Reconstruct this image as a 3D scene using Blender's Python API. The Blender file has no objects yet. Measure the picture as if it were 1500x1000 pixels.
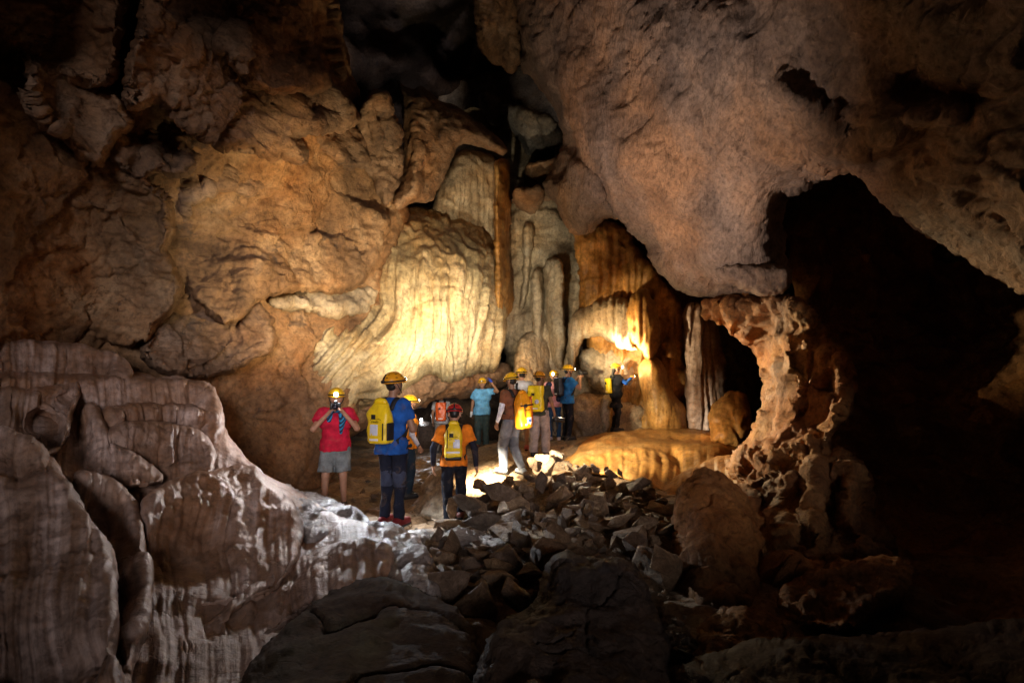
import bpy, bmesh, math, random
import numpy as np
from mathutils import Vector, Matrix, Euler

# ------------------------------------------------------------------ camera, world, sun, exposure
scene = bpy.context.scene
COL = scene.collection
F_PX, CAM_Z, PITCH = 833.0, 1.6, math.radians(4.5)
cam_data = bpy.data.cameras.new('camera')
cam_data.sensor_width = 36.0
cam_data.lens = 36.0 * F_PX / 1500.0
cam_data.clip_start = 0.05
cam_data.clip_end = 400.0
cam = bpy.data.objects.new('camera', cam_data)
cam.location = (0, 0, CAM_Z)
cam.rotation_euler = (math.radians(90) + PITCH, 0, 0)
COL.objects.link(cam)
scene.camera = cam

SUN_AZ, SUN_EL = math.radians(166), math.radians(6.5)     # weak sun as fill, shaped by the added screen behind the camera
world = bpy.data.worlds.new('World'); scene.world = world
world.use_nodes = True
wn = world.node_tree
bg = wn.nodes['Background']
sky_node = wn.nodes.new('ShaderNodeTexSky')
sky_node.sky_type = 'NISHITA'; sky_node.sun_disc = False
sky_node.sun_elevation = SUN_EL; sky_node.sun_rotation = SUN_AZ
wn.links.new(sky_node.outputs[0], bg.inputs[0])
bg.inputs[1].default_value = 0.0035
sun_data = bpy.data.lights.new('sun', 'SUN')
sun_data.energy = 1.3; sun_data.angle = math.radians(18); sun_data.color = (1.0, 0.86, 0.85)
sun = bpy.data.objects.new('sun', sun_data); COL.objects.link(sun)
sd_ = Vector((math.sin(SUN_AZ) * math.cos(SUN_EL), math.cos(SUN_AZ) * math.cos(SUN_EL), math.sin(SUN_EL)))
sun.rotation_euler = (-sd_).to_track_quat('-Z', 'Y').to_euler()
sun.location = (2, -6, 6)

scene.view_settings.view_transform = 'Standard'
scene.view_settings.look = 'None'
scene.view_settings.exposure = 0.75
scene.view_settings.gamma = 1.0
scene.view_settings.use_curve_mapping = False
scene.cycles.use_denoising = True
scene.cycles.max_bounces = 6
scene.cycles.diffuse_bounces = 4
scene.cycles.glossy_bounces = 2
scene.cycles.sample_clamp_indirect = 6.0
scene.cycles.caustics_reflective = False
scene.cycles.caustics_refractive = False

# ------------------------------------------------------------------ helpers
C0 = np.array([0, 0, CAM_Z]); FWD = np.array([0, math.cos(PITCH), math.sin(PITCH)])
UPV = np.array([0, -math.sin(PITCH), math.cos(PITCH)]); RGT = np.array([1.0, 0, 0])
def at(u, v, D):
    return C0 + D * (FWD + (u - 750) / F_PX * RGT + (500 - v) / F_PX * UPV)
def at_arr(u, v, D):
    return C0[None] + D[:, None] * (FWD[None] + ((u - 750) / F_PX)[:, None] * RGT[None] + ((500 - v) / F_PX)[:, None] * UPV[None])
def at_z(u, v, z=0.0):
    d = FWD + (u - 750) / F_PX * RGT + (500 - v) / F_PX * UPV
    return C0 + d * ((z - CAM_Z) / d[2])

_rng = np.random.RandomState(11)
_perm = _rng.permutation(256).astype(np.int32)
_grad = _rng.normal(size=(256, 3)).astype(np.float32)
_grad /= np.linalg.norm(_grad, axis=1)[:, None]
def perlin(P):
    P = np.asarray(P, np.float32)
    i = np.floor(P).astype(np.int32); f = P - i
    w = f * f * f * (f * (f * 6 - 15) + 10)
    x0 = i[:, 0] & 255; y0 = i[:, 1] & 255; z0 = i[:, 2] & 255
    x1 = (x0 + 1) & 255; y1 = (y0 + 1) & 255; z1 = (z0 + 1) & 255
    px = (_perm[x0], _perm[x1])
    def g(ix, y, z, fx, fy, fz):
        h = _perm[(_perm[(px[ix] + y) & 255] + z) & 255]
        G = _grad[h]
        return G[:, 0] * fx + G[:, 1] * fy + G[:, 2] * fz
    fx, fy, fz = f[:, 0], f[:, 1], f[:, 2]
    a = g(0, y0, z0, fx, fy, fz); b = g(1, y0, z0, fx - 1, fy, fz)
    c = g(0, y1, z0, fx, fy - 1, fz); d = g(1, y1, z0, fx - 1, fy - 1, fz)
    e = g(0, y0, z1, fx, fy, fz - 1); h_ = g(1, y0, z1, fx - 1, fy, fz - 1)
    k = g(0, y1, z1, fx, fy - 1, fz - 1); l = g(1, y1, z1, fx - 1, fy - 1, fz - 1)
    u, v, t = w[:, 0], w[:, 1], w[:, 2]
    x00 = a + u * (b - a); x10 = c + u * (d - c); x01 = e + u * (h_ - e); x11 = k + u * (l - k)
    y0_ = x00 + v * (x10 - x00); y1_ = x01 + v * (x11 - x01)
    return (y0_ + t * (y1_ - y0_)) * 1.5
def fbm(P, octv=4, gain=0.5):
    s = np.zeros(len(P), np.float32); a = 1.0; P = np.asarray(P, np.float32).copy()
    for _ in range(octv):
        s += a * perlin(P); P = P * 2.03 + 7.3; a *= gain
    return s
def warp(P, f, a):
    Q = P * f
    return P + a * np.stack([perlin(Q), perlin(Q + 31.7), perlin(Q + 67.1)], 1)
def smooth(x, a, b):
    t = np.clip((x - a) / (b - a), 0, 1); return t * t * (3 - 2 * t)

def tps(pts):
    pts = np.asarray(pts, float); n = len(pts); X = pts[:, :2] / 300.0; z = pts[:, 2]
    def U(r2): return 0.5 * r2 * np.log(r2 + 1e-9)
    r2 = ((X[:, None] - X[None]) ** 2).sum(-1)
    K = U(r2) + np.eye(n) * 0.02
    Pm = np.hstack([np.ones((n, 1)), X])
    A = np.zeros((n + 3, n + 3)); A[:n, :n] = K; A[:n, n:] = Pm; A[n:, :n] = Pm.T
    A += np.eye(n + 3) * 1e-9
    sol = np.linalg.lstsq(A, np.concatenate([z, np.zeros(3)]), rcond=None)[0]
    lo, hi = z.min() - 0.6, z.max() + 0.6
    def f(u, v):
        Q = np.stack([u, v], 1) / 300.0
        out = np.empty(len(Q))
        for s in range(0, len(Q), 50000):
            q = Q[s:s + 50000]
            r2 = ((q[:, None] - X[None]) ** 2).sum(-1)
            out[s:s + 50000] = U(r2) @ sol[:n] + sol[n] + q @ sol[n + 1:]
        return np.clip(out, lo, hi)
    return f

def chaikin(pts, it=2, closed=True):
    P = np.asarray(pts, float)
    for _ in range(it):
        Q = np.roll(P, -1, 0)
        P = np.stack([0.75 * P + 0.25 * Q, 0.25 * P + 0.75 * Q], 1).reshape(-1, 2)
    return P
def seg_dist(u, v, A, B):
    best = np.full(len(u), 1e9)
    for a, b in zip(A, B):
        d = b - a; L = d @ d + 1e-9
        t = np.clip(((u - a[0]) * d[0] + (v - a[1]) * d[1]) / L, 0, 1)
        q = (u - a[0] - t * d[0]) ** 2 + (v - a[1] - t * d[1]) ** 2
        np.minimum(best, q, out=best)
    return np.sqrt(best)
def poly_sd(u, v, P):
    A = P; B = np.roll(P, -1, 0)
    d = seg_dist(u, v, A, B)
    inside = np.zeros(len(u), bool)
    for a, b in zip(A, B):
        if a[1] == b[1]: continue
        c = ((a[1] > v) != (b[1] > v)) & (u < (b[0] - a[0]) * (v - a[1]) / (b[1] - a[1]) + a[0])
        inside ^= c
    return np.where(inside, d, -d)

def mesh_obj(name, verts, faces, mat=None, parent=None, smooth_sh=True, uv=None, origin=None):
    V = np.asarray(verts, np.float64)
    if origin is None:
        if parent is None:
            mn, mx = V.min(0), V.max(0); origin = np.array([(mn[0] + mx[0]) / 2, (mn[1] + mx[1]) / 2, mn[2]])
        else:
            origin = np.zeros(3)
    me = bpy.data.meshes.new(name)
    Vl = (V - np.asarray(origin)).astype(np.float32)
    if isinstance(faces, np.ndarray):
        n, k = faces.shape
        me.vertices.add(len(Vl)); me.vertices.foreach_set('co', Vl.ravel())
        me.loops.add(n * k); me.loops.foreach_set('vertex_index', faces.astype(np.int32).ravel())
        me.polygons.add(n); me.polygons.foreach_set('loop_start', np.arange(0, n * k, k, dtype=np.int32))
        me.update(calc_edges=True)
    else:
        me.from_pydata([tuple(p) for p in Vl], [], faces); me.update()
    if uv is not None:
        lay = me.uv_layers.new(name='flow')
        li = np.empty(len(me.loops), np.int32); me.loops.foreach_get('vertex_index', li)
        lay.data.foreach_set('uv', uv[li].astype(np.float32).ravel())
    me.validate()
    me.polygons.foreach_set('use_smooth', np.full(len(me.polygons), bool(smooth_sh)))
    if mat: me.materials.append(mat)
    ob = bpy.data.objects.new(name, me); COL.objects.link(ob)
    ob.location = origin
    if parent is not None:
        ob.parent = parent
    return ob
def tag(o, label=None, cat=None, group=None, kind=None):
    if label: o['label'] = label
    if cat: o['category'] = cat
    if group: o['group'] = group
    if kind: o['kind'] = kind
    return o
def empty(name, loc, rz=0.0):
    e = bpy.data.objects.new(name, None); COL.objects.link(e)
    e.location = loc; e.rotation_euler = (0, 0, rz); e.empty_display_size = 0.2
    return e

# ------------------------------------------------------------------ materials
def nodes_of(name):
    m = bpy.data.materials.new(name); m.use_nodes = True
    nt = m.node_tree; b = nt.nodes['Principled BSDF']
    return m, nt, b
def N(nt, t, **kw):
    n = nt.nodes.new(t)
    for k, v in kw.items():
        if k.startswith('i_'): n.inputs[k[2:].replace('_', ' ')].default_value = v
        else: setattr(n, k, v)
    return n
def noise_n(nt, vec, scale, detail=6, rough=0.6, dist=0.0):
    n = nt.nodes.new('ShaderNodeTexNoise')
    n.inputs['Scale'].default_value = scale; n.inputs['Detail'].default_value = detail
    n.inputs['Roughness'].default_value = rough; n.inputs['Distortion'].default_value = dist
    nt.links.new(vec, n.inputs['Vector']); return n.outputs['Fac']
def ramp_n(nt, fac, stops):
    r = nt.nodes.new('ShaderNodeValToRGB'); e = r.color_ramp.elements
    while len(e) < len(stops): e.new(0.5)
    for el, (p, c) in zip(e, stops):
        el.position = p; el.color = (*c, 1) if len(c) == 3 else c
    nt.links.new(fac, r.inputs[0]); return r.outputs[0]
def mix_n(nt, fac, a, b, mode='MIX'):
    m = nt.nodes.new('ShaderNodeMix'); m.data_type = 'RGBA'; m.blend_type = mode
    for s, x in ((0, fac), (6, a), (7, b)):
        if isinstance(x, (int, float)): m.inputs[s].default_value = x
        elif isinstance(x, tuple): m.inputs[s].default_value = (*x, 1) if len(x) == 3 else x
        else: nt.links.new(x, m.inputs[s])
    return m.outputs[2]
def math_n(nt, op, a, b=0.5):
    m = nt.nodes.new('ShaderNodeMath'); m.operation = op
    for s, x in ((0, a), (1, b)):
        if isinstance(x, (int, float)): m.inputs[s].default_value = x
        else: nt.links.new(x, m.inputs[s])
    return m.outputs[0]
def map_n(nt, vec, scale, rot=(0, 0, 0)):
    m = nt.nodes.new('ShaderNodeMapping'); m.inputs['Scale'].default_value = scale; m.inputs['Rotation'].default_value = rot
    nt.links.new(vec, m.inputs[0]); return m.outputs[0]

def rock_mat(name, dark, mid, light, streak=0.0, streak_col=(0.5, 0.42, 0.36), streak_f=9.0, stain=0.5, rough=(0.55, 0.9),
             bump=0.6, fscale=1.0, use_uv=True, aniso=None):
    m, nt, b = nodes_of(name)
    geo = nt.nodes.new('ShaderNodeNewGeometry'); pos = geo.outputs['Position']
    n1 = noise_n(nt, pos, 0.9 * fscale, 9, 0.62, 0.6)
    col = ramp_n(nt, n1, [(0.30, dark), (0.50, mid), (0.68, light)])
    # broad hue patches (iron / clay staining)
    n2 = noise_n(nt, pos, 0.45 * fscale, 4, 0.6, 0.3)
    hue = ramp_n(nt, n2, [(0.35, (0.80, 0.88, 1.0)), (0.5, (1, 1, 1)), (0.66, (1.15, 0.94, 0.70))])
    col = mix_n(nt, 1.0, col, hue, 'MULTIPLY')
    bump_h = None
    if streak > 0:
        tc = nt.nodes.new('ShaderNodeTexCoord')
        base = tc.outputs['UV'] if use_uv else pos
        sv = map_n(nt, base, (streak_f, 0.55, 1.0)) if use_uv else map_n(nt, base, (streak_f, streak_f, 0.5))
        s1 = noise_n(nt, sv, 1.0, 5, 0.65, 0.4)
        sf = ramp_n(nt, s1, [(0.42, (0, 0, 0)), (0.62, (1, 1, 1))])
        brk = noise_n(nt, pos, 1.6, 4, 0.6)
        brk = ramp_n(nt, brk, [(0.38, (0, 0, 0)), (0.58, (1, 1, 1))])
        ff = math_n(nt, 'MULTIPLY', math_n(nt, 'MULTIPLY', sf, brk), streak)
        col = mix_n(nt, ff, col, streak_col)
        bump_h = s1
    # fine mottling
    n3 = noise_n(nt, pos, 14 * fscale, 8, 0.7)
    col = mix_n(nt, 1.0, col, ramp_n(nt, n3, [(0.3, (0.46, 0.44, 0.43)), (0.5, (1, 1, 1)), (0.72, (1.42, 1.38, 1.32))]), 'MULTIPLY')
    # mineral (manganese) stains with their own shape
    if stain > 0:
        n4 = noise_n(nt, pos, 1.7 * fscale, 9, 0.68, 1.2)
        sm = ramp_n(nt, n4, [(0.60, (0, 0, 0)), (0.66, (1, 1, 1))])
        col = mix_n(nt, math_n(nt, 'MULTIPLY', sm, stain), col, (0.035, 0.030, 0.032))
    nt.links.new(col, b.inputs['Base Color'])
    nr = noise_n(nt, pos, 3.0, 5, 0.6)
    rr = nt.nodes.new('ShaderNodeMapRange'); rr.inputs[1].default_value = 0.3; rr.inputs[2].default_value = 0.7
    rr.inputs[3].default_value = rough[0]; rr.inputs[4].default_value = rough[1]
    nt.links.new(nr, rr.inputs[0]); nt.links.new(rr.outputs[0], b.inputs['Roughness'])
    av = pos if aniso is None else map_n(nt, pos, aniso[0], aniso[1])
    bn1 = noise_n(nt, av, 5.5 * fscale, 11, 0.68, 0.5)
    bn2 = noise_n(nt, pos, 34 * fscale, 5, 0.7)
    h = math_n(nt, 'ADD', bn1, math_n(nt, 'MULTIPLY', bn2, 0.22))
    if bump_h is not None:
        h = math_n(nt, 'ADD', h, math_n(nt, 'MULTIPLY', bump_h, 0.5))
    # hairline cracks
    vo = nt.nodes.new('ShaderNodeTexNoise'); vo.inputs['Scale'].default_value = 1.9 * fscale; vo.inputs['Detail'].default_value = 7
    vo.inputs['Distortion'].default_value = 0.8; nt.links.new(av, vo.inputs['Vector'])
    cr = ramp_n(nt, vo.outputs['Fac'], [(0.485, (1, 1, 1)), (0.50, (0, 0, 0)), (0.515, (1, 1, 1))])
    h = math_n(nt, 'ADD', h, math_n(nt, 'MULTIPLY', cr, 0.10))
    # dirt packed into the cracks
    crk = ramp_n(nt, vo.outputs['Fac'], [(0.490, (1, 1, 1)), (0.499, (0.35, 0.31, 0.29)), (0.501, (0.35, 0.31, 0.29)), (0.510, (1, 1, 1))])
    cmk = ramp_n(nt, noise_n(nt, pos, 0.8, 3, 0.6), [(0.50, (0, 0, 0)), (0.64, (1, 1, 1))])
    nt.links.new(mix_n(nt, math_n(nt, 'MULTIPLY', cmk, 0.75), col, crk, 'MULTIPLY'), b.inputs['Base Color'])
    bp = nt.nodes.new('ShaderNodeBump'); bp.inputs['Strength'].default_value = bump; bp.inputs['Distance'].default_value = 0.06
    nt.links.new(h, bp.inputs['Height']); nt.links.new(bp.outputs[0], b.inputs['Normal'])
    b.inputs['Specular IOR Level'].default_value = 0.35
    return m
def plain_mat(name, col, rough=0.7, var=0.15, scale=30, metal=0.0, bump=0.0, spec=0.4, weave=0.0):
    m, nt, b = nodes_of(name)
    tc = nt.nodes.new('ShaderNodeTexCoord'); o = tc.outputs['Object']
    n = noise_n(nt, o, scale, 5, 0.6)
    c = ramp_n(nt, n, [(0.3, tuple(max(0, x * (1 - var)) for x in col)), (0.7, tuple(min(1, x * (1 + var)) for x in col))])
    if weave:      # smears of cave mud
        mk = ramp_n(nt, noise_n(nt, o, 5.5, 7, 0.7, 0.8), [(0.54, (0, 0, 0)), (0.68, (1, 1, 1))])
        c = mix_n(nt, math_n(nt, 'MULTIPLY', mk, weave), c, (0.15, 0.10, 0.062))
    nt.links.new(c, b.inputs['Base Color'])
    b.inputs['Roughness'].default_value = rough; b.inputs['Metallic'].default_value = metal
    b.inputs['Specular IOR Level'].default_value = spec
    if bump:
        n2 = noise_n(nt, o, scale * 0.5, 4, 0.6)
        bp = nt.nodes.new('ShaderNodeBump'); bp.inputs['Strength'].default_value = bump; bp.inputs['Distance'].default_value = 0.02
        nt.links.new(n2, bp.inputs['Height']); nt.links.new(bp.outputs[0], b.inputs['Normal'])
    return m
def glow_mat(name, col, strength):
    m, nt, b = nodes_of(name)
    b.inputs['Base Color'].default_value = (*col, 1)
    b.inputs['Emission Color'].default_value = (*col, 1); b.inputs['Emission Strength'].default_value = strength
    return m

M = {}
M['wall'] = rock_mat('wall_limestone', (0.10, 0.052, 0.025), (0.265, 0.145, 0.066), (0.41, 0.27, 0.15), stain=0.6, bump=1.0)
M['slab'] = rock_mat('slab_limestone', (0.11, 0.062, 0.036), (0.245, 0.148, 0.085), (0.38, 0.26, 0.17), stain=0.6, bump=1.0, aniso=((0.8, 0.8, 2.4), (0.2, 0.35, 0)))
M['ceiling'] = rock_mat('ceiling_limestone', (0.15, 0.095, 0.066), (0.25, 0.168, 0.120), (0.37, 0.25, 0.175), stain=0.18, bump=1.0, aniso=((4.0, 1.2, 0.7), (0, 0.45, 0)))
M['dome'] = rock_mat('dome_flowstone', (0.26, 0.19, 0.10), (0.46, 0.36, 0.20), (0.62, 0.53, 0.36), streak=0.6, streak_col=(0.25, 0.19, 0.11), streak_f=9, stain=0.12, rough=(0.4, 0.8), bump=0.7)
M['amber'] = rock_mat('amber_flowstone', (0.20, 0.085, 0.018), (0.40, 0.195, 0.048), (0.54, 0.33, 0.12), streak=0.6, streak_col=(0.17, 0.075, 0.022), streak_f=8, stain=0.2, rough=(0.35, 0.7), bump=0.4)
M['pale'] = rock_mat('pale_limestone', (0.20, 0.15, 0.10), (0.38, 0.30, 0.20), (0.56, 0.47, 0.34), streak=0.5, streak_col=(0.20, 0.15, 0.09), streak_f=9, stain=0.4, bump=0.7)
M['terrace'] = rock_mat('terrace_flowstone', (0.15, 0.085, 0.055), (0.25, 0.155, 0.105), (0.34, 0.235, 0.175), streak=0.95, streak_col=(0.54, 0.43, 0.39), streak_f=7, stain=0.2, rough=(0.24, 0.5), bump=0.5)
M['arch'] = rock_mat('arch_limestone', (0.12, 0.048, 0.018), (0.30, 0.140, 0.052), (0.44, 0.245, 0.095), stain=0.35, bump=0.9, fscale=1.3)
M['floor'] = rock_mat('floor_clay', (0.15, 0.10, 0.062), (0.31, 0.22, 0.135), (0.47, 0.36, 0.24), stain=0.35, bump=0.9, fscale=1.5, rough=(0.5, 0.9))
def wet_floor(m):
    # a wet glossy strip of path; its paler colour paints in lamplight, uneven outline
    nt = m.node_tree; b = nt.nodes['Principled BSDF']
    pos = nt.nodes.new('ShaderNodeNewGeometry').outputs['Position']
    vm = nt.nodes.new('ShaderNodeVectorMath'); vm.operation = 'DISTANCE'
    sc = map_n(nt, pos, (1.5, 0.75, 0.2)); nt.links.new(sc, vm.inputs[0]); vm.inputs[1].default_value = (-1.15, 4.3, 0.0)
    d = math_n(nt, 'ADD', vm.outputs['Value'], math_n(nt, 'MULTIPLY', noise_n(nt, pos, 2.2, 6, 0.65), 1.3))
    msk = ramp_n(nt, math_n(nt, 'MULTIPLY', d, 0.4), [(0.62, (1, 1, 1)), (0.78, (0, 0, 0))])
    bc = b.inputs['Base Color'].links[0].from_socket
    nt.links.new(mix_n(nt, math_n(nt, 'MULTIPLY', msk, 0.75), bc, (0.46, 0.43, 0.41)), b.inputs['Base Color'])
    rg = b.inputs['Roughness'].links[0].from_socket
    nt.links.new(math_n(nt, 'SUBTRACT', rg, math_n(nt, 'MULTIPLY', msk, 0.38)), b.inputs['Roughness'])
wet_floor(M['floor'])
M['wet'] = rock_mat('wet_limestone', (0.16, 0.13, 0.115), (0.33, 0.29, 0.265), (0.55, 0.51, 0.48), stain=0.55, bump=0.9, fscale=1.6, rough=(0.22, 0.5))
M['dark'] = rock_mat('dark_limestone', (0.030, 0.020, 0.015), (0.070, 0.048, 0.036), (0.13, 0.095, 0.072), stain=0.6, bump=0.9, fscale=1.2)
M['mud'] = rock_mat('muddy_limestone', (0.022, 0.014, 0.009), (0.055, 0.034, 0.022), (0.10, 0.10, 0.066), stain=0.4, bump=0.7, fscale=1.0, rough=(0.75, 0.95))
M['grey'] = rock_mat('grey_limestone', (0.10, 0.092, 0.085), (0.22, 0.20, 0.18), (0.36, 0.33, 0.30), stain=0.5, bump=0.8)

# ------------------------------------------------------------------ rock masses
def d_rock(P, a=0.12, f=0.9):
    W = warp(P, f * 0.8, 0.35 / f)
    r = fbm(W * f, 3); rg = 0.55 - np.abs(perlin(W * f * 2.1 + 9)); fine = fbm(P * f * 6.5, 3, 0.55)
    return a * (1.1 * r + 0.8 * rg + 0.22 * fine)
def d_crack(P, a=0.05, f=0.9, w=0.035, sc=(1, 1, 1)):
    Q = warp(P, f * 1.7, 0.22 / f) * f * np.asarray(sc)
    n = perlin(Q + 41) + 0.25 * perlin(Q * 3.1)
    return -a * np.exp(-(n / w) ** 2)
def d_scale(P, a=0.05, f=3.0):
    W = warp(P, f, 0.12 / f * 3)
    return a * (np.abs(perlin(W * f)) * 1.6 + 0.5 * np.abs(perlin(W * f * 2.2 + 5)) - 0.4)
def d_plate(P, a=0.10, f=0.9, sc=(1, 1, 1), tilt=0.5):
    # overlapping flakes: every cell stands out by its own amount and leans its own way
    Q = warp(P, f * 1.4, 0.30 / f) * f * np.asarray(sc, np.float32)
    Q = Q + 0.10 * np.stack([perlin(Q * 4.0), perlin(Q * 4.0 + 17), perlin(Q * 4.0 + 53)], 1)
    i = np.floor(Q).astype(np.int32)
    best = np.full(len(Q), 9e9, np.float32); val = np.zeros(len(Q), np.float32)
    for dx in (-1, 0, 1):
        for dy in (-1, 0, 1):
            for dz in (-1, 0, 1):
                c = i + np.array([dx, dy, dz])
                h = _perm[(_perm[(_perm[c[:, 0] & 255] + c[:, 1]) & 255] + c[:, 2]) & 255]
                ctr = c + 0.5 + 0.38 * _grad[h]
                d = Q - ctr; d2 = (d * d).sum(1); m = d2 < best
                best[m] = d2[m]
                g2 = _grad[_perm[h[m]]]
                val[m] = (h[m] / 255.0 - 0.5) + tilt * (g2 * d[m]).sum(1)
    return (a * val).astype(np.float32)
def d_flute(s, t, P, a=0.05, f=6.0, wob=0.10, stretch=0.10):
    s2 = s + wob * perlin(P * 1.3 + 3) + 0.35 * wob * perlin(P * 3.7)
    z = np.zeros_like(s)
    n1 = perlin(np.stack([s2 * f, t * f * stretch, z + 2.3], 1))
    n2 = perlin(np.stack([s2 * f * 2.7 + 11, t * f * stretch * 1.7, z + 7.7], 1))
    return a * (np.abs(n1) ** 0.75 * 1.5 + 0.45 * np.abs(n2) - 0.5)

def patch(name, outline, ctrl, R=40, T=0.8, step=3.0, mat='wall', disp=None, edge=4.0, edge_f=0.03, parent=None,
          lines=(), shear=None, soft=2, skirt=0.9, seed=0):
    P2 = chaikin(outline, soft)
    u0, v0 = P2.min(0) - 3 * step; u1, v1 = P2.max(0) + 3 * step
    nu = int((u1 - u0) / step) + 1; nv = int((v1 - v0) / step) + 1
    U, V = np.meshgrid(u0 + step * np.arange(nu), v0 + step * np.arange(nv))
    u = U.ravel(); v = V.ravel()
    sd = poly_sd(u, v, P2)
    if edge:
        q = np.stack([u * edge_f, v * edge_f, np.full_like(u, seed * 3.7 + 1.3)], 1)
        sd = sd + edge * fbm(q, 4, 0.6)
    SD = sd.reshape(nv, nu)
    gy, gx = np.gradient(SD, step); g = np.sqrt(gx ** 2 + gy ** 2) + 1e-6
    ins = SD > 0
    cell = ins[:-1, :-1] | ins[1:, :-1] | ins[:-1, 1:] | ins[1:, 1:]
    out = (~ins)
    mv = np.where(out, -SD, 0)
    lim = 2.0 * step
    mv = np.minimum(mv, lim)
    U2 = U + gx / g * mv; V2 = V + gy / g * mv
    idx = np.arange(nu * nv).reshape(nv, nu)
    quads = np.stack([idx[:-1, :-1], idx[:-1, 1:], idx[1:, 1:], idx[1:, :-1]], -1)[cell]
    used = np.unique(quads); rem = np.full(nu * nv, -1); rem[used] = np.arange(len(used))
    quads = rem[quads]
    u = U2.ravel()[used]; v = V2.ravel()[used]; s = np.maximum(sd[used], 0)
    D = ctrl(u, v) if callable(ctrl) else tps(ctrl)(u, v)
    t = np.clip(s / R, 0, 1)
    D = D + T * (1 - np.sqrt(np.maximum(0, 1 - (1 - t) ** 2)))
    for (pl, w, amp) in lines:
        pl = np.asarray(pl, float)
        if len(pl) > 3:
            pass
        d = seg_dist(u, v, pl[:-1], pl[1:])
        d = d + 2.0 * fbm(np.stack([u * .06, v * .06, np.full_like(u, 5.5)], 1), 3)
        D = D - amp * np.exp(-(d / w) ** 2)
    X = at_arr(u, v, D)
    # normals from faces
    def normals(X):
        a = X[quads[:, 2]] - X[quads[:, 0]]; b = X[quads[:, 3]] - X[quads[:, 1]]
        fn = np.cross(a, b)
        vn = np.zeros_like(X)
        for k in range(4):
            for c in range(3):
                vn[:, c] += np.bincount(quads[:, k], fn[:, c], len(X))
        L = np.linalg.norm(vn, axis=1)[:, None] + 1e-12
        return vn / L
    nn = normals(X)
    tocam = C0[None] - X
    sgn = np.sign((nn * tocam).sum(1).mean()) or 1.0
    nn = nn * sgn
    Dm = float(D.mean())
    ss = u if shear is None else shear(u, v)
    fs, ft = ss * Dm / F_PX, v * Dm / F_PX
    if disp is not None:
        amt = disp(X.astype(np.float32), u, v, fs, ft)
        fade = 0.35 + 0.65 * smooth(s, 0, 14)
        X = X + nn * (amt * fade)[:, None]
    # skirt that carries the mass on into the rock behind it
    e = np.concatenate([quads[:, [0, 1]], quads[:, [1, 2]], quads[:, [2, 3]], quads[:, [3, 0]]])
    key = np.sort(e, 1); _, inv, cnt = np.unique(key, axis=0, return_inverse=True, return_counts=True)
    be = e[cnt[inv.ravel()] == 1]
    bv = np.unique(be); m = np.full(len(X), -1); m[bv] = np.arange(len(bv)) + len(X)
    dirv = X[bv] - C0; dirv /= np.linalg.norm(dirv, axis=1)[:, None]
    cen = np.array([u.mean(), v.mean()])
    Xb = X[bv] + dirv * skirt
    X = np.vstack([X, Xb])
    quads = np.vstack([quads, np.stack([be[:, 1], be[:, 0], m[be[:, 0]], m[be[:, 1]]], 1)])
    if sgn < 0: quads = quads[:, ::-1]
    uv = np.stack([fs, ft], 1); uv = np.vstack([uv, uv[bv]])
    par_off = np.array(parent.location) if parent is not None else None
    ob = mesh_obj(name, X if par_off is None else X - par_off, quads.astype(np.int32), M[mat] if isinstance(mat, str) else mat, parent, True, uv)
    return ob

# --- the shell of the chamber: a big rough vault, open behind the camera
def build_shell():
    na, nb = 260, 150
    th = np.linspace(math.radians(-25), math.radians(205), na)     # azimuth, 90 deg is straight ahead
    ph = np.linspace(math.radians(-14), math.radians(89), nb)
    TH, PH = np.meshgrid(th, ph); TH = TH.ravel(); PH = PH.ravel()
    d = np.stack([np.cos(TH) * np.cos(PH), np.sin(TH) * np.cos(PH), np.sin(PH)], 1)
    X = d * np.array([12.5, 14.5, 15.0]) + np.array([0, 8.0, 0.6])
    r = 1.6 * fbm(X * 0.16, 3) + 0.5 * fbm(X * 0.6 + 5, 4)
    X = X - d * r[:, None]
    idx = np.arange(na * nb).reshape(nb, na)
    q = np.stack([idx[:-1, :-1], idx[1:, :-1], idx[1:, 1:], idx[:-1, 1:]], -1).reshape(-1, 4)
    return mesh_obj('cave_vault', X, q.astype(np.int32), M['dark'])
def build_light_screen():
    # added unseen rock screen behind the camera: its opening shapes the fill sun
    na, nr = 120, 26; X = []
    for i in range(na):
        a = 2 * math.pi * i / na; c, s_ = math.cos(a), math.sin(a)
        e = (abs(c) ** 2.6 + abs(s_) ** 2.6) ** (-1 / 2.6)
        for j in range(nr):
            t = (j / (nr - 1)) ** 1.5; g = 1 + t * 5.0
            X.append((2.0 + 4.8 * e * c * g, -2.6 - 1.2 * math.sin(t * 2.2) * 0 - 0.9 * (1 - (1 - t) ** 4), 3.38 + 1.83 * e * s_ * g + (0.11 * (4.8 * e * c) * min(1, -s_ * 2) if s_ < 0 else (-0.38 * max(0, 4.8 * e * c) + 0.24 * max(0, -4.8 * e * c)) * min(1, s_ * 2))))
    X = np.array(X); X = X + np.stack([.5 * fbm(X * .5, 4), .5 * fbm(X * .6 + 9, 4), .35 * fbm(X * .5 + 5, 4)], 1)
    q = [(((i + 1) % na) * nr + j, ((i + 1) % na) * nr + j + 1, i * nr + j + 1, i * nr + j) for i in range(na) for j in range(nr - 1)]
    return mesh_obj('light_screen', X, np.array(q, np.int32), M['dark'])
tag(build_light_screen(), 'rock rim of the cave mouth behind the viewer', None, None, 'structure')
tag(build_shell(), 'dark rock vault enclosing the whole cave chamber', None, None, 'structure')

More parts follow.
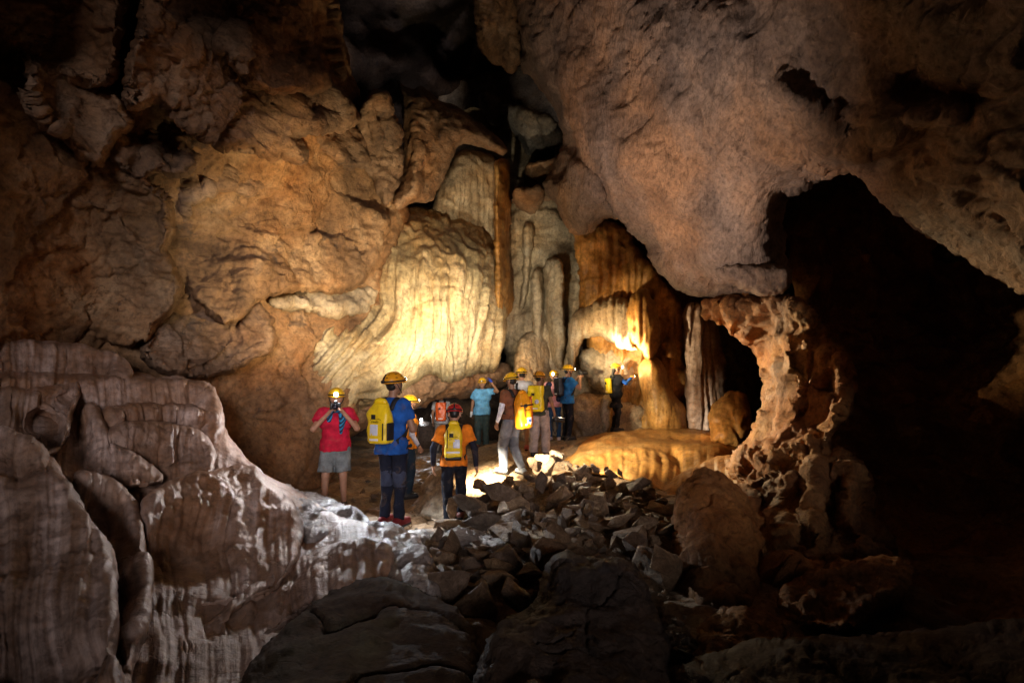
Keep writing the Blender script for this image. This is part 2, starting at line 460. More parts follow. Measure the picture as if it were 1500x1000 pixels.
# --- people's feet: (u, v, D) also fix the floor level
FEET = {
 'red':   (489, 746, 8.3), 'polo': (572, 770, 6.6), 'vest': (597, 728, 9.2), 'walker': (664, 774, 7.5),
 'far':   (646, 664, 15.8), 'sky': (706, 655, 14.6), 'brown': (750, 693, 9.9), 'white': (764, 659, 12.2),
 'green': (790, 668, 11.5), 'pink': (812, 645, 13.5), 'photo': (832, 643, 13.3), 'black': (903, 631, 13.6),
}
_fl = []
for k, (fu, fv, fD) in FEET.items():
    if k == 'black': continue
    p = at(fu, fv, fD); _fl.append((p[0], p[1], p[2]))
_fl += [(-3.0, 4.0, -0.1), (-1.2, 4.6, -0.12), (0, 4.6, -0.12), (1.2, 4.5, -0.15), (2.4, 5.0, -0.2), (0, 2.5, -0.25), (-2, 2, -0.2), (2, 2.2, -0.35),
        (4, 3, -0.5), (6, 6, -0.9), (8, 10, -1.0), (3, 8, 0.0), (4, 12, 0.3), (-6, 8, 0.2), (-6, 15, 0.2), (0, 20, 0.1), (6, 18, 0.2), (-2.5, 11, -0.15), (1.5, 7.0, 0.05),
        (1.6, 9.5, -0.08), (2.6, 9.6, -0.12), (2.5, 10.8, -0.05), (3.5, 10.3, -0.12), (1.1, 9.0, -0.02), (0, -3, -0.3), (-6, -3, -0.3), (6, -3, -0.8), (12, 6, -1.0), (-12, 6, 0), (12, 22, 0), (-12, 22, 0), (0, 26, 0)]
_fa = np.array(_fl); _ft = tps(np.stack([_fa[:, 0] * 60, _fa[:, 1] * 60, _fa[:, 2]], 1))
def floor_z(x, y):
    x = np.atleast_1d(np.asarray(x, float)); y = np.atleast_1d(np.asarray(y, float))
    return _ft(x * 60, y * 60)
FEET_XY = np.array([(a[0], a[1]) for a in _fl[:11]])
def floor_full(x, y):
    z = floor_z(x, y)
    P = np.stack([x, y, np.zeros_like(x)], 1)
    dmin = np.sqrt(((x[:, None] - FEET_XY[None, :, 0]) ** 2 + (y[:, None] - FEET_XY[None, :, 1]) ** 2).min(1))
    k = 0.15 + 0.85 * smooth(dmin, 0.15, 0.6)
    bump = 0.10 * fbm(P * 0.9, 4) + 0.035 * (np.abs(perlin(P * 3.3)) * 2 - .6) + 0.018 * fbm(P * 7, 3)
    lump = 0.10 * smooth(x, 0.2, -0.6) * smooth(y, 9, 7) * (np.abs(perlin(P * 2.3 + 4)) * 2.2 - 0.5)
    return z + k * (bump + lump)
def build_floor():
    # finer near the path, coarser at the edges
    xs = np.concatenate([np.linspace(-13, -4, 60), np.linspace(-3.95, 4.0, 330), np.linspace(4.1, 13, 60)])
    ys = np.concatenate([np.linspace(-4, 2.4, 40), np.linspace(2.45, 10, 320), np.linspace(10.05, 16, 130), np.linspace(16.2, 26, 60)])
    Xg, Yg = np.meshgrid(xs, ys); x = Xg.ravel(); y = Yg.ravel()
    z = floor_full(x, y)
    nu, nv = len(xs), len(ys); idx = np.arange(nu * nv).reshape(nv, nu)
    q = np.stack([idx[:-1, :-1], idx[:-1, 1:], idx[1:, 1:], idx[1:, :-1]], -1).reshape(-1, 4)
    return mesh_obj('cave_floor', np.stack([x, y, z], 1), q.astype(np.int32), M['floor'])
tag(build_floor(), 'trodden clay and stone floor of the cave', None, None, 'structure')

rk = lambda a, f: (lambda P, u, v, s, t: d_rock(P, a, f))
rkc = lambda a, f, c, cf: (lambda P, u, v, s, t: d_rock(P, a, f) + d_crack(P, c, cf))

# --- back wall between dome and right-hand drapery
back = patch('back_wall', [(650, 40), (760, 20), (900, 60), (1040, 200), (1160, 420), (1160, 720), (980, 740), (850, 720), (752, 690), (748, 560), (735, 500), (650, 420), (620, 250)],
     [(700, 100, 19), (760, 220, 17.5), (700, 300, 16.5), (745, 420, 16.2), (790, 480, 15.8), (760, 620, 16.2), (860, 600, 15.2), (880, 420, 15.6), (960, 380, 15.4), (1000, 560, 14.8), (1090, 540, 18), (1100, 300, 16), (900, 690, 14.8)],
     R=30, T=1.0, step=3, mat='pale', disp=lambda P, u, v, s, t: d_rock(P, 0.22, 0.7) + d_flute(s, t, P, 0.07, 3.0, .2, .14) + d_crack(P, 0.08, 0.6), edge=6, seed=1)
tag(back, 'ragged back wall of the chamber, fluted with flowstone', None, None, 'structure')

# --- left wall
WALLN = lambda P: d_rock(P, 0.12, 0.6) + 0.035 * fbm(P * np.array([1.2, 1.2, 4.5]), 4) + d_plate(P, 0.16, 0.5, (1, 1, 1.4), .8) + d_plate(P, 0.03, 2.4, (1, 1, 1.8), .8) + d_crack(P + 30, 0.035, 2.0, 0.06, (1, 1, 1.5)) + 0.014 * fbm(P * np.array([7, 7, 12]), 3)
WALL_CTRL = [(-240, 300, 4.0), (0, 0, 5.4), (0, 300, 5.8), (30, 560, 6.3), (200, 300, 7.6), (350, 130, 7.9), (480, 60, 9.4), (300, -180, 6.2), (400, 350, 9.3), (560, 350, 11.8), (250, 470, 8.2), (140, 500, 7.4), (400, 600, 9.4), (480, 640, 9.7), (330, 640, 8.5), (540, 520, 11.2), (480, 480, 10.4), (400, 760, 8.8), (100, 700, 6.8), (520, 230, 10.6)]
left = patch('cave_wall', [(-260, -220), (300, -220), (480, -80), (498, 40), (515, 120), (540, 190), (585, 270), (600, 330), (590, 430), (575, 540), (540, 575), (512, 610), (500, 660), (478, 730), (455, 790), (300, 800), (-260, 800)],
     WALL_CTRL,
     R=60, T=1.4, step=3.2, mat='wall', disp=lambda P, u, v, s, t: WALLN(P) + d_crack(P, 0.06, 0.7), edge=5, seed=2)
tag(left, 'brown limestone wall rising over the left of the cave', None, None, 'structure')
_wallD = tps(WALL_CTRL)
def slab(outline, lip, h=0.4, L=90, R=20, T=0.45, mat='slab', a=0.10, f=1.0, edge=5, step=2.6, crack=0.04, seed=3, name='rock_slab', disp=None, lines=(), **k):
    """a ledge that stands out of the wall at its lip and runs back into the wall away from it"""
    lip = np.asarray(lip, float)
    def dep(u, v):
        d = seg_dist(u, v, lip[:-1], lip[1:])
        return _wallD(u, v) + 0.22 - (h + 0.22) * np.exp(-(d / L) ** 1.5)
    return patch(name, outline, dep, R, T, step, mat, disp or (lambda P, u, v, s, t: WALLN(P) + 0.35 * d_rock(P, a, f * 1.6) + 0.35 * a * fbm(P * np.array([1.5, 1.5, 6.0]), 4) + d_crack(P, crack, 1.1)), edge, 0.045, left, lines, seed=seed, **k)
# upper middle overhanging slab
slab([(176, 150), (182, 95), (200, 30), (230, -140), (470, -140), (450, 60), (475, 100), (500, 138), (528, 160), (518, 188), (470, 190), (434, 197), (438, 214), (452, 232), (440, 241), (412, 222), (402, 236), (370, 222), (320, 215), (262, 186), (240, 152), (214, 158), (190, 172)],
     [(196, 60), (182, 110), (178, 145), (192, 165), (214, 156), (240, 152), (262, 186), (320, 215), (370, 222), (402, 236), (412, 222), (440, 241), (452, 232), (434, 197), (470, 190), (518, 188), (528, 160), (500, 138), (470, 95), (450, 50)], h=1.0, L=150, R=14, T=.7, a=.12, seed=4,
     lines=[([(250, 40), (330, 95), (365, 130), (420, 135), (480, 125)], 9, -0.16), ([(300, 60), (360, 100), (400, 120)], 26, 0.14), ([(350, 30), (395, 50), (405, 85), (440, 110)], 16, 0.10)])
slab([(300, 60), (370, 20), (420, 30), (450, 60), (475, 100), (484, 130), (462, 138), (425, 132), (400, 140), (370, 125), (345, 95)],
     [(345, 95), (370, 125), (400, 140), (425, 132), (462, 138), (484, 130), (475, 100)], h=1.35, L=95, R=10, T=.5, a=.08, f=1.3, seed=104)
slab([(20, 60), (65, 80), (120, 90), (170, 130), (190, 158), (200, 178), (192, 194), (170, 205), (160, 240), (145, 244), (118, 235), (100, 222), (87, 202), (46, 176), (36, 145), (25, 100)],
     [(36, 140), (46, 176), (87, 202), (100, 222), (118, 235), (145, 244), (160, 240), (170, 205), (192, 194), (200, 178), (188, 158)], h=.6, L=70, R=14, T=.5, a=.09, f=1.3, seed=5)
slab([(-20, -140), (205, -140), (190, 10), (181, 80), (172, 128), (150, 136), (60, 122), (0, 100)],
     [(205, -120), (190, 10), (181, 80), (172, 128), (150, 136)], h=.55, L=90, R=20, T=.5, a=.10, seed=6)
slab([(40, 235), (82, 190), (150, 225), (205, 250), (250, 285), (263, 330), (246, 362), (256, 392), (268, 412), (266, 446), (240, 466), (226, 500), (165, 515), (112, 462), (95, 400), (64, 330), (46, 280)],
     [(225, 262), (250, 285), (263, 330), (246, 362), (256, 392), (268, 412), (266, 446), (240, 466), (226, 500)], h=.50, L=100, R=9, T=.5, a=.07, f=.8, seed=7, mat='wall',
     lines=[([(100, 290), (170, 315), (200, 360), (250, 395)], 12, 0.10)])
slab([(258, 290), (330, 240), (430, 240), (520, 290), (572, 316), (566, 350), (545, 392), (525, 420), (480, 428), (430, 426), (382, 436), (352, 472), (315, 480), (280, 430), (256, 380), (280, 330)],
     [(572, 316), (566, 350), (545, 392), (525, 420), (480, 428), (430, 426), (382, 436), (352, 472), (330, 480)], h=.62, L=85, R=9, T=.55, a=.10, f=.9, seed=8, mat='wall')
slab([(196, 520), (222, 480), (262, 440), (330, 434), (374, 436), (396, 462), (410, 503), (396, 518), (352, 541), (320, 554), (240, 551)],
     [(396, 462), (410, 503), (396, 518), (352, 541), (320, 554), (240, 551), (205, 530)], h=.60, L=75, R=9, T=.5, a=.07, f=1.1, seed=9,
     lines=[([(370, 440), (345, 480), (350, 500), (318, 530), (280, 545)], 3.5, -0.10)])
slab([(378, 440), (420, 428), (475, 420), (530, 416), (558, 424), (545, 450), (508, 467), (455, 459), (405, 450)],
     [(378, 440), (405, 450), (455, 459), (508, 467), (545, 450)], h=.34, L=40, R=12, T=.35, a=.05, f=1.5, seed=10, name='rock_ledge', mat='pale')
slab([(446, 194), (500, 180), (525, 186), (542, 212), (546, 246), (506, 248), (482, 226)], [(482, 226), (506, 248), (546, 246)], h=.35, L=45, R=10, T=.3, a=.06, f=1.5, seed=11, name='rock_flake', mat='slab')
slab([(518, 182), (538, 142), (560, 128), (576, 150), (587, 200), (588, 250), (578, 292), (565, 305), (546, 268), (528, 220)],
     [(545, 135), (576, 150), (587, 200), (588, 250), (578, 292), (565, 305), (546, 268)], h=.35, L=50, R=14, T=.5, a=.07, f=1.3, seed=12, name='rock_flake',
     lines=[([(545, 170), (560, 230), (568, 290)], 5, 0.12)])
slab([(205, 245), (260, 225), (330, 240), (390, 262), (380, 290), (330, 280), (290, 290), (268, 330), (262, 300), (235, 270)], [(268, 330), (290, 290), (330, 280), (380, 290)], h=.22, L=40, R=10, T=.25, a=.06, f=1.3, seed=13, name='rock_flake')

slab([(150, 215), (165, 165), (205, 150), (250, 165), (285, 205), (290, 240), (262, 262), (225, 258), (200, 268), (172, 250)], [(172, 250), (200, 268), (225, 258), (262, 262), (290, 240)], h=.55, L=55, R=12, T=.4, a=.16, f=1.4, seed=115, name='rock_flake', lines=[([(190, 175), (215, 215), (250, 245)], 6, -.12), ([(240, 170), (262, 215)], 8, .1)])
# --- horned rock over the dome, the pale mass under it and the rusty column
horn = patch('horned_rock', [(579, 112), (592, 126), (604, 134), (620, 127), (650, 150), (676, 160), (692, 178), (718, 188), (736, 208), (742, 227), (722, 223), (690, 212), (674, 208), (662, 226), (658, 244), (646, 272), (630, 300), (602, 296), (582, 310), (568, 304), (574, 288), (586, 274), (590, 248), (593, 200), (592, 160), (584, 132)],
     [(582, 120, 12.6), (620, 150, 12.6), (690, 190, 13.2), (738, 218, 13.4), (600, 250, 12.2), (640, 270, 12.8), (575, 300, 11.8)], R=26, T=0.9, step=2.2, mat='slab',
     disp=lambda P, u, v, s, t: d_rock(P, 0.11, 1.2) + d_crack(P, .04, 1.4), edge=3, seed=14, soft=1,
     lines=[([(600, 160), (612, 220), (605, 280)], 9, 0.2), ([(640, 170), (632, 230), (620, 280)], 8, -0.16)])
tag(horn, 'horn-shaped rock fin jutting out above the flowstone dome', 'rock')
und = patch('flowstone_mass', [(630, 300), (648, 270), (662, 228), (690, 214), (730, 230), (746, 250), (748, 340), (746, 460), (700, 480), (640, 380)],
     [(650, 290, 13.9), (690, 230, 14.2), (740, 260, 14.8), (740, 440, 15), (660, 380, 14.2)], R=24, T=0.7, step=2.3, mat='pale',
     disp=lambda P, u, v, s, t: d_flute(s, t, P, 0.07, 6.0, .05, .06) * smooth(v, 225, 265) + d_rock(P, 0.06, 1.6), edge=3, seed=15)
tag(und, 'pale ribbed flowstone between horned rock and dome', 'flowstone')
colm = patch('rust_column', [(722, 240), (736, 230), (748, 240), (746, 275), (750, 310), (745, 350), (750, 395), (753, 460), (730, 470), (722, 420), (727, 380), (721, 330), (726, 280)],
     [(735, 240, 14.1), (736, 350, 14.1), (742, 460, 14.5)], R=14, T=0.5, step=1.8, mat='amber', disp=lambda P, u, v, s, t: d_flute(s, t, P, 0.05, 14, .03, .05) + d_rock(P, .06, 1.8), edge=3, seed=16)
tag(colm, 'thin rust-coloured flowstone column right of the dome', 'column')

# --- the dome
def dome_shear(u, v):
    return u + np.maximum(0, v - 450) * 0.8 * np.clip((630 - u) / 110, 0, 1) + 0.22 * np.maximum(0, v - 380) * np.clip((u - 640) / 90, 0, 1)
def dome_disp(P, u, v, s, t):
    low = smooth(v, 345, 420)
    scal = d_scale(P, 0.10, 2.6) * (1 - low) + d_scale(P, 0.05, 4) * smooth(v, 500, 545) * smooth(u, 600, 660)
    fl = d_flute(s, t, P, 0.17, 4.2, .06, .07) * (0.2 + 0.8 * low) + d_flute(s + 9, t, P, 0.075, 13, .02, .05) * low
    return scal + fl + 0.06 * fbm(P * 1.2, 3) + d_crack(P, 0.04, 1.0) * low
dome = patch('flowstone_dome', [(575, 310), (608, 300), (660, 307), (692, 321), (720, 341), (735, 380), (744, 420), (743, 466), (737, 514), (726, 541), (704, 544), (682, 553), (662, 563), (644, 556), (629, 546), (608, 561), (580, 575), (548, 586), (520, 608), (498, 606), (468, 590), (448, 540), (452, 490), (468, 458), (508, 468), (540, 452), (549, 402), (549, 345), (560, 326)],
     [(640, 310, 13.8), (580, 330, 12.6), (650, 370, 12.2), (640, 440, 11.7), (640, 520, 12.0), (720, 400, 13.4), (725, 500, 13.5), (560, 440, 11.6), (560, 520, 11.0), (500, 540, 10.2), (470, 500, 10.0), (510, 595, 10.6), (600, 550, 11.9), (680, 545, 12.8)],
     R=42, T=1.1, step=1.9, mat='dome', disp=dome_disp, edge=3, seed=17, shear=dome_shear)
tag(dome, 'great pale fluted flowstone dome bulging over the group', 'flowstone')
under = patch('rock_shelf', [(470, 600), (520, 590), (575, 560), (620, 545), (690, 535), (745, 530), (752, 560), (720, 575), (690, 580), (650, 585), (600, 600), (560, 605), (520, 640), (490, 640)],
     [(480, 610, 11.2), (560, 580, 12.3), (640, 560, 13.4), (740, 545, 15.2), (600, 595, 12.9), (690, 575, 14.6)], R=24, T=0.8, step=2.2, mat='slab',
     disp=lambda P, u, v, s, t: d_rock(P, 0.13, 1.4) + d_crack(P, .05, 1.2), edge=6, seed=18, parent=back)
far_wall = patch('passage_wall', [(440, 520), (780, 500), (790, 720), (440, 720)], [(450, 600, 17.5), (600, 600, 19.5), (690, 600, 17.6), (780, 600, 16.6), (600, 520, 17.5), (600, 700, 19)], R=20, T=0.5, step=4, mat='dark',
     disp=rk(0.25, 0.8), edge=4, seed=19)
tag(far_wall, 'dark rock at the end of the low passage under the dome', None, None, 'structure')

# --- columns on the back wall
def column(outline, ctrl, label, mat='pale', R=16, T=0.55, a=0.06, f=13, seed=20, name='flowstone_column', cat='column', step=1.8, edge=2.5, extra=0.04):
    o = patch(name, outline, ctrl, R, T, step, mat, lambda P, u, v, s, t: d_flute(s, t, P, a, f, .04, .05) + d_rock(P, extra, 1.8), edge, 0.05, None, seed=seed)
    return tag(o, label, cat)
column([(796, 384), (812, 376), (826, 384), (828, 450), (828, 540), (812, 545), (800, 500), (796, 440)], [(800, 390, 15.1), (815, 480, 15.0), (815, 540, 15.2)], 'tall ribbed flowstone column behind the group, right of its twin', seed=21)
column([(778, 400), (790, 388), (800, 400), (802, 470), (798, 520), (784, 520), (778, 460)], [(788, 400, 15.3), (790, 510, 15.3)], 'slim ribbed flowstone column left of the taller one', seed=22)
column([(756, 500), (772, 484), (796, 480), (808, 500), (812, 560), (816, 640), (790, 660), (756, 650), (750, 580)], [(780, 485, 15.2), (780, 560, 14.6), (780, 650, 14.6)], 'broad pale stalagmite stump directly behind the white shirt', R=22, T=0.7, seed=23, name='stalagmite', cat='stalagmite')
column([(764, 330), (776, 322), (788, 336), (784, 380), (776, 420), (766, 455), (760, 450), (766, 400)], [(774, 330, 15.6), (768, 445, 15.7)], 'narrow tilted flowstone drape high on the back wall', seed=24, name='flowstone_drape', cat='flowstone')
def boss(outline, ctrl, label, mat='slab', R=22, T=0.6, a=0.10, f=1.4, seed=30, name='rock_boss', cat='rock', step=2.4, edge=4, crack=0.04, lines=(), kind=None, parent=None, disp=None, soft=2, skirt=.9):
    o = patch(name, outline, ctrl, R, T, step, mat, disp or (lambda P, u, v, s, t: d_rock(P, a, f) + d_crack(P, crack, f)), edge, 0.05, parent, lines, seed=seed, soft=soft, skirt=skirt)
    if parent is None: tag(o, label, cat)
    return o
boss([(690, -120), (693, 0), (697, 40), (700, 78), (730, 97), (750, 112), (768, 80), (760, 0), (760, -120)], [(700, 0, 14), (740, 80, 14.4), (755, 0, 13.4)], 'dark rock fin hanging at the top of the chasm', seed=31)
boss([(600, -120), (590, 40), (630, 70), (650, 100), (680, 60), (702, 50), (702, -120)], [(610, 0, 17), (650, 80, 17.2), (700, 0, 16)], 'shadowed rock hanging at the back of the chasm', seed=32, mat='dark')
boss([(702, 124), (730, 150), (762, 156), (786, 160), (818, 178), (824, 208), (800, 237), (770, 232), (766, 208), (746, 190), (706, 176)], [(710, 150, 16.4), (780, 190, 15.9), (815, 200, 15.4)], 'grey-blue slab deep in the chasm above the columns', seed=33, mat='grey')
boss([(748, 290), (756, 272), (775, 275), (792, 268), (798, 290), (786, 310), (766, 314)], [(755, 290, 14.8), (790, 285, 14.4)], 'small knob of pale rock wedged in the chasm', seed=34, R=14)
boss([(760, 240), (800, 236), (830, 215), (850, 260), (820, 300), (780, 300)], [(780, 260, 15.6), (830, 250, 14.6)], 'dark wedge of rock under the hanging slab', seed=35, mat='slab')

# --- right-hand ceiling mass
def ceil_disp(P, u, v, s, t):
    Q = np.stack([P[:, 0] * 2.6 + P[:, 2] * 1.5, P[:, 1] * 0.9, P[:, 2] * 0.8 - P[:, 0] * 0.4], 1)
    w = 0.4 + 0.6 * smooth(fbm(P * 0.35, 2), -0.3, 0.3)
    K = np.stack([P[:, 0] * .92 - P[:, 2] * .38, P[:, 1] * .6, P[:, 2] * .92 + P[:, 0] * .38], 1)
    return d_rock(P, 0.15, 0.5) + 0.03 * fbm(Q, 4) + d_crack(K, 0.07, 1.2, 0.05, (2.0, 1.0, 0.45)) * w + d_crack(K + 20, 0.035, 2.4, 0.07, (2.0, 1.0, 0.5)) * w + 0.02 * fbm(K * np.array([7, 3, 1.6]), 4) + 0.012 * fbm(P * 5, 3) + d_plate(P, 0.07, 0.6, (1.2, 1, 1), .7)
ceil = patch('cave_ceiling', [(752, -240), (754, 0), (768, 74), (762, 96), (790, 132), (803, 148), (818, 172), (827, 196), (816, 230), (800, 262), (796, 284), (821, 317), (842, 346), (868, 336), (889, 316), (914, 323), (930, 345), (950, 356), (952, 381), (966, 402), (994, 429), (1030, 438), (1100, 442), (1150, 430), (1163, 406), (1150, 385), (1146, 340), (1149, 300), (1172, 283), (1210, 260), (1255, 250), (1278, 280), (1300, 305), (1340, 330), (1420, 375), (1520, 440), (1760, 520), (1760, -240)],
     [(760, 40, 12.6), (810, 160, 12.6), (800, 270, 13.2), (850, 330, 12.6), (900, 200, 10.4), (930, 330, 11.4), (1000, 420, 10.4), (1000, 200, 8.8), (1100, 400, 9.2), (1150, 320, 8.3), (950, 0, 9.0), (1150, 80, 6.9), (1300, 230, 6.0), (1400, 100, 5.0), (1500, 380, 4.9), (1700, 200, 3.6), (1200, -200, 5.5), (1280, 280, 6.6)],
     R=60, T=1.3, step=2.9, mat='ceiling', disp=ceil_disp, edge=4, edge_f=0.05, seed=36, soft=1, skirt=2.5,
     lines=[([(1145, 130), (1200, 170), (1250, 235), (1290, 300)], 22, 0.25), ([(1250, 235), (1330, 180), (1400, 160)], 18, 0.22), ([(1290, 240), (1350, 215)], 22, -0.25), ([(1340, 130), (1420, 140)], 26, -0.3), ([(830, 210), (880, 260), (905, 310)], 7, -0.22), ([(870, 210), (960, 235), (1020, 300), (1060, 370)], 22, 0.12)])
tag(ceil, 'huge leaning ceiling mass of grooved brown limestone', None, None, 'structure')
boss([(1040, 395), (1075, 380), (1110, 388), (1150, 385), (1164, 405), (1152, 430), (1120, 436), (1075, 420)], [(1050, 400, 9.5), (1150, 400, 8.5), (1110, 425, 8.9)], None, R=14, T=0.35, a=.06, f=1.6, seed=37, name='rock_lip', mat='ceiling', parent=ceil)

# --- right-hand recess: drapery, bulb formation, striped columns
boss([(838, 330), (868, 338), (892, 316), (930, 350), (962, 400), (1000, 440), (1010, 520), (1000, 640), (940, 650), (880, 560), (850, 470), (848, 400)], [(860, 360, 14.0), (930, 380, 14.0), (990, 460, 13.9), (900, 480, 14.3), (980, 620, 14.1)],
     'brown recess wall behind the hanging amber drapery', seed=40, mat='amber', R=20, T=0.6, a=0.12, name='recess_wall', cat='rock', disp=lambda P, u, v, s, t: d_rock(P, 0.12, 1.2) + d_flute(s, t, P, .15, 5, .08, .08))
def drape_disp(a, f):
    return lambda P, u, v, s, t: d_flute(s, t, P, a, f, .05, .06) + 0.03 * fbm(P * 2, 3)
dr = [('pale_drapery', [(832, 470), (846, 452), (880, 440), (905, 432), (926, 440), (936, 470), (932, 500), (938, 515), (915, 512), (890, 498), (872, 490), (850, 500), (842, 540), (835, 545), (830, 510)], [(840, 470, 14.1), (930, 450, 13.5), (925, 510, 13.4), (840, 530, 14.2)], 'pale', 'row of pale drapery curtains left of the amber drapery', .13, 5),
      ('amber_drapery', [(918, 442), (932, 424), (950, 422), (962, 445), (968, 480), (966, 505), (960, 520), (952, 528), (944, 518), (936, 510), (924, 500), (917, 475)], [(925, 440, 13.3), (955, 440, 13.2), (950, 520, 13.1)], 'amber', 'glowing amber drapery hanging above the bulb formation', .12, 5),
      ('amber_drapery', [(968, 500), (980, 488), (990, 500), (992, 522), (980, 526), (970, 520)], [(975, 505, 13.5), (990, 515, 13.6)], 'amber', 'small amber drip tongue right of the bulb formation', .05, 8)]
for nm, ol, ct, mt, lb, a, f in dr:
    tag(patch(nm, ol, ct, 16, 0.5, 1.8, mt, drape_disp(a, f), 2.5, .06, None, seed=41, skirt=.5), lb, 'drapery')
bulb = patch('bulb_stalagmite', [(934, 545), (937, 530), (950, 520), (966, 524), (975, 540), (978, 560), (990, 580), (1008, 597), (1010, 640), (955, 640), (944, 602), (940, 570)],
     [(940, 545, 13.5), (955, 530, 13.2), (955, 570, 13.1), (975, 610, 13.0), (1005, 620, 13.4)], R=20, T=0.6, step=1.7, mat='amber', disp=drape_disp(.05, 6), edge=1.5, seed=43, skirt=.6)
tag(bulb, 'bulb-headed amber stalagmite touched by person in black', 'stalagmite')
boss([(846, 515), (880, 505), (925, 515), (940, 545), (935, 575), (900, 590), (868, 570), (850, 545)], [(860, 540, 14.4), (920, 540, 14.2), (900, 580, 14.3)], 'smooth pale boss behind the head of person in black', seed=44, mat='pale', R=30, T=0.4, a=.05)
boss([(838, 580), (870, 570), (900, 585), (945, 590), (965, 625), (960, 660), (845, 660), (832, 620)], [(850, 600, 14.1), (930, 610, 14.1), (900, 650, 13.9)], 'rough ochre rock behind the legs of person in black', seed=45, mat='floor', a=.13, f=1.6)
column([(882, 585), (892, 575), (902, 590), (905, 640), (880, 640), (878, 610)], [(890, 590, 13.95), (892, 635, 13.95)], 'short pale stalagmite left of the person in black', R=12, T=.3, seed=46, name='stalagmite', cat='stalagmite')
column([(1000, 445), (1030, 440), (1052, 470), (1060, 520), (1066, 580), (1062, 640), (1010, 640), (1004, 580), (1002, 500)], [(1010, 460, 13.6), (1050, 500, 13.8), (1030, 620, 13.4)], 'dark purple-brown striped curtain column inside the arch', mat='terrace', a=.16, f=5, seed=47, R=14)
boss([(1040, 600), (1056, 578), (1080, 570), (1098, 580), (1104, 620), (1100, 655), (1044, 655), (1036, 630)], [(1050, 600, 11.8), (1080, 580, 12.0), (1080, 640, 11.5)], 'rounded amber boulder standing inside the arch', seed=48, mat='amber', a=.07, R=24, T=.6, name='boulder', cat='boulder')

# --- ledge the person in black stands on
ledge = patch('flowstone_ledge', [(838, 664), (850, 648), (872, 636), (930, 630), (1000, 626), (1060, 634), (1085, 650), (1078, 672), (1040, 690), (1018, 688), (1000, 712), (975, 722), (930, 706), (890, 694), (850, 694), (818, 684), (824, 672)],
     [(870, 636, 13.4), (940, 630, 14.0), (1050, 632, 13.4), (870, 646, 11.6), (940, 643, 11.7), (1040, 648, 11.3), (850, 668, 10.95), (900, 662, 10.85), (960, 664, 10.8), (1040, 668, 10.6), (850, 690, 10.6), (900, 692, 10.3), (980, 716, 9.5), (825, 682, 10.9)], R=9, T=0.2, step=2.0, mat='amber',
     disp=lambda P, u, v, s, t: 0.10 * fbm(P * 0.9, 3) + d_flute(s, t, P, .035, 8, .05, .08) * smooth(v, 650, 670) + .02 * fbm(P * 5, 3), edge=2.5, seed=49, skirt=.5, lines=[([(850, 664), (900, 656), (960, 656), (1050, 662)], 12, 0.30), ([(985, 660), (1000, 690)], 7, -0.2), ([(880, 690), (950, 704)], 8, 0.15)])
tag(ledge, 'smooth rounded amber flowstone ledge under the person in black', 'ledge')
ledge2 = patch('flowstone_apron', [(965, 722), (985, 700), (1010, 686), (1050, 668), (1085, 662), (1090, 720), (1060, 770), (1000, 760), (975, 745)],
     [(980, 720, 9.0), (1040, 680, 9.8), (1080, 690, 8.8), (1020, 750, 8.2)], R=16, T=.3, step=2.2, mat='amber', disp=drape_disp(.06, 5), edge=2.5, seed=50, skirt=.5)
tag(ledge2, 'ribbed amber flowstone apron below the ledge', 'flowstone')

# --- the arch pillar and its ragged base
def arch_disp(P, u, v, s, t):
    return d_rock(P, 0.15, 0.9) + d_plate(P, 0.09, 1.3, (1, 1, .7), .9) + d_flute(s, t, P, 0.09, 3.2, .12, .22) + d_scale(P, 0.04, 1.8) + d_crack(P, 0.06, 1.0) + 0.03 * fbm(P * 4, 3)
arch = patch('arch_pillar', [(1032, 438), (1029, 466), (1056, 478), (1080, 490), (1104, 514), (1113, 544), (1117, 580), (1113, 616), (1094, 640), (1076, 656), (1070, 690), (1084, 712), (1070, 760), (1060, 820), (1060, 900), (1150, 930), (1260, 900), (1318, 830), (1308, 780), (1284, 754), (1272, 712), (1266, 688), (1246, 664), (1214, 646), (1228, 628), (1246, 610), (1243, 586), (1254, 562), (1248, 538), (1236, 514), (1212, 490), (1194, 454), (1164, 430), (1100, 425)],
     [(1040, 450, 10.4), (1110, 520, 10.1), (1114, 600, 9.7), (1180, 460, 8.2), (1190, 560, 7.6), (1245, 560, 8.0), (1120, 670, 8.0), (1220, 640, 7.2), (1260, 700, 6.6), (1150, 740, 6.6), (1100, 800, 6.0), (1300, 810, 5.6), (1200, 880, 5.0), (1080, 880, 5.2)],
     R=34, T=0.8, step=2.2, mat='arch', disp=arch_disp, edge=6, edge_f=0.045, seed=51, soft=1,
     lines=[([(1150, 500), (1165, 560), (1150, 620), (1130, 650)], 10, 0.2), ([(1190, 500), (1205, 560), (1195, 620)], 22, -0.32), ([(1235, 530), (1240, 590), (1210, 640)], 9, 0.18), ([(1140, 680), (1150, 720), (1160, 700)], 8, 0.2), ([(1200, 680), (1185, 740), (1200, 790), (1180, 830)], 9, 0.2), ([(1250, 700), (1240, 760), (1275, 800)], 9, 0.2), ([(1160, 850), (1200, 870), (1250, 850)], 10, 0.2), ([(1120, 730), (1130, 800)], 20, -0.25), ([(1225, 720), (1222, 780)], 16, -0.25)])
tag(arch, 'ragged brown rock arch pillar on a broad eroded base', 'rock arch')
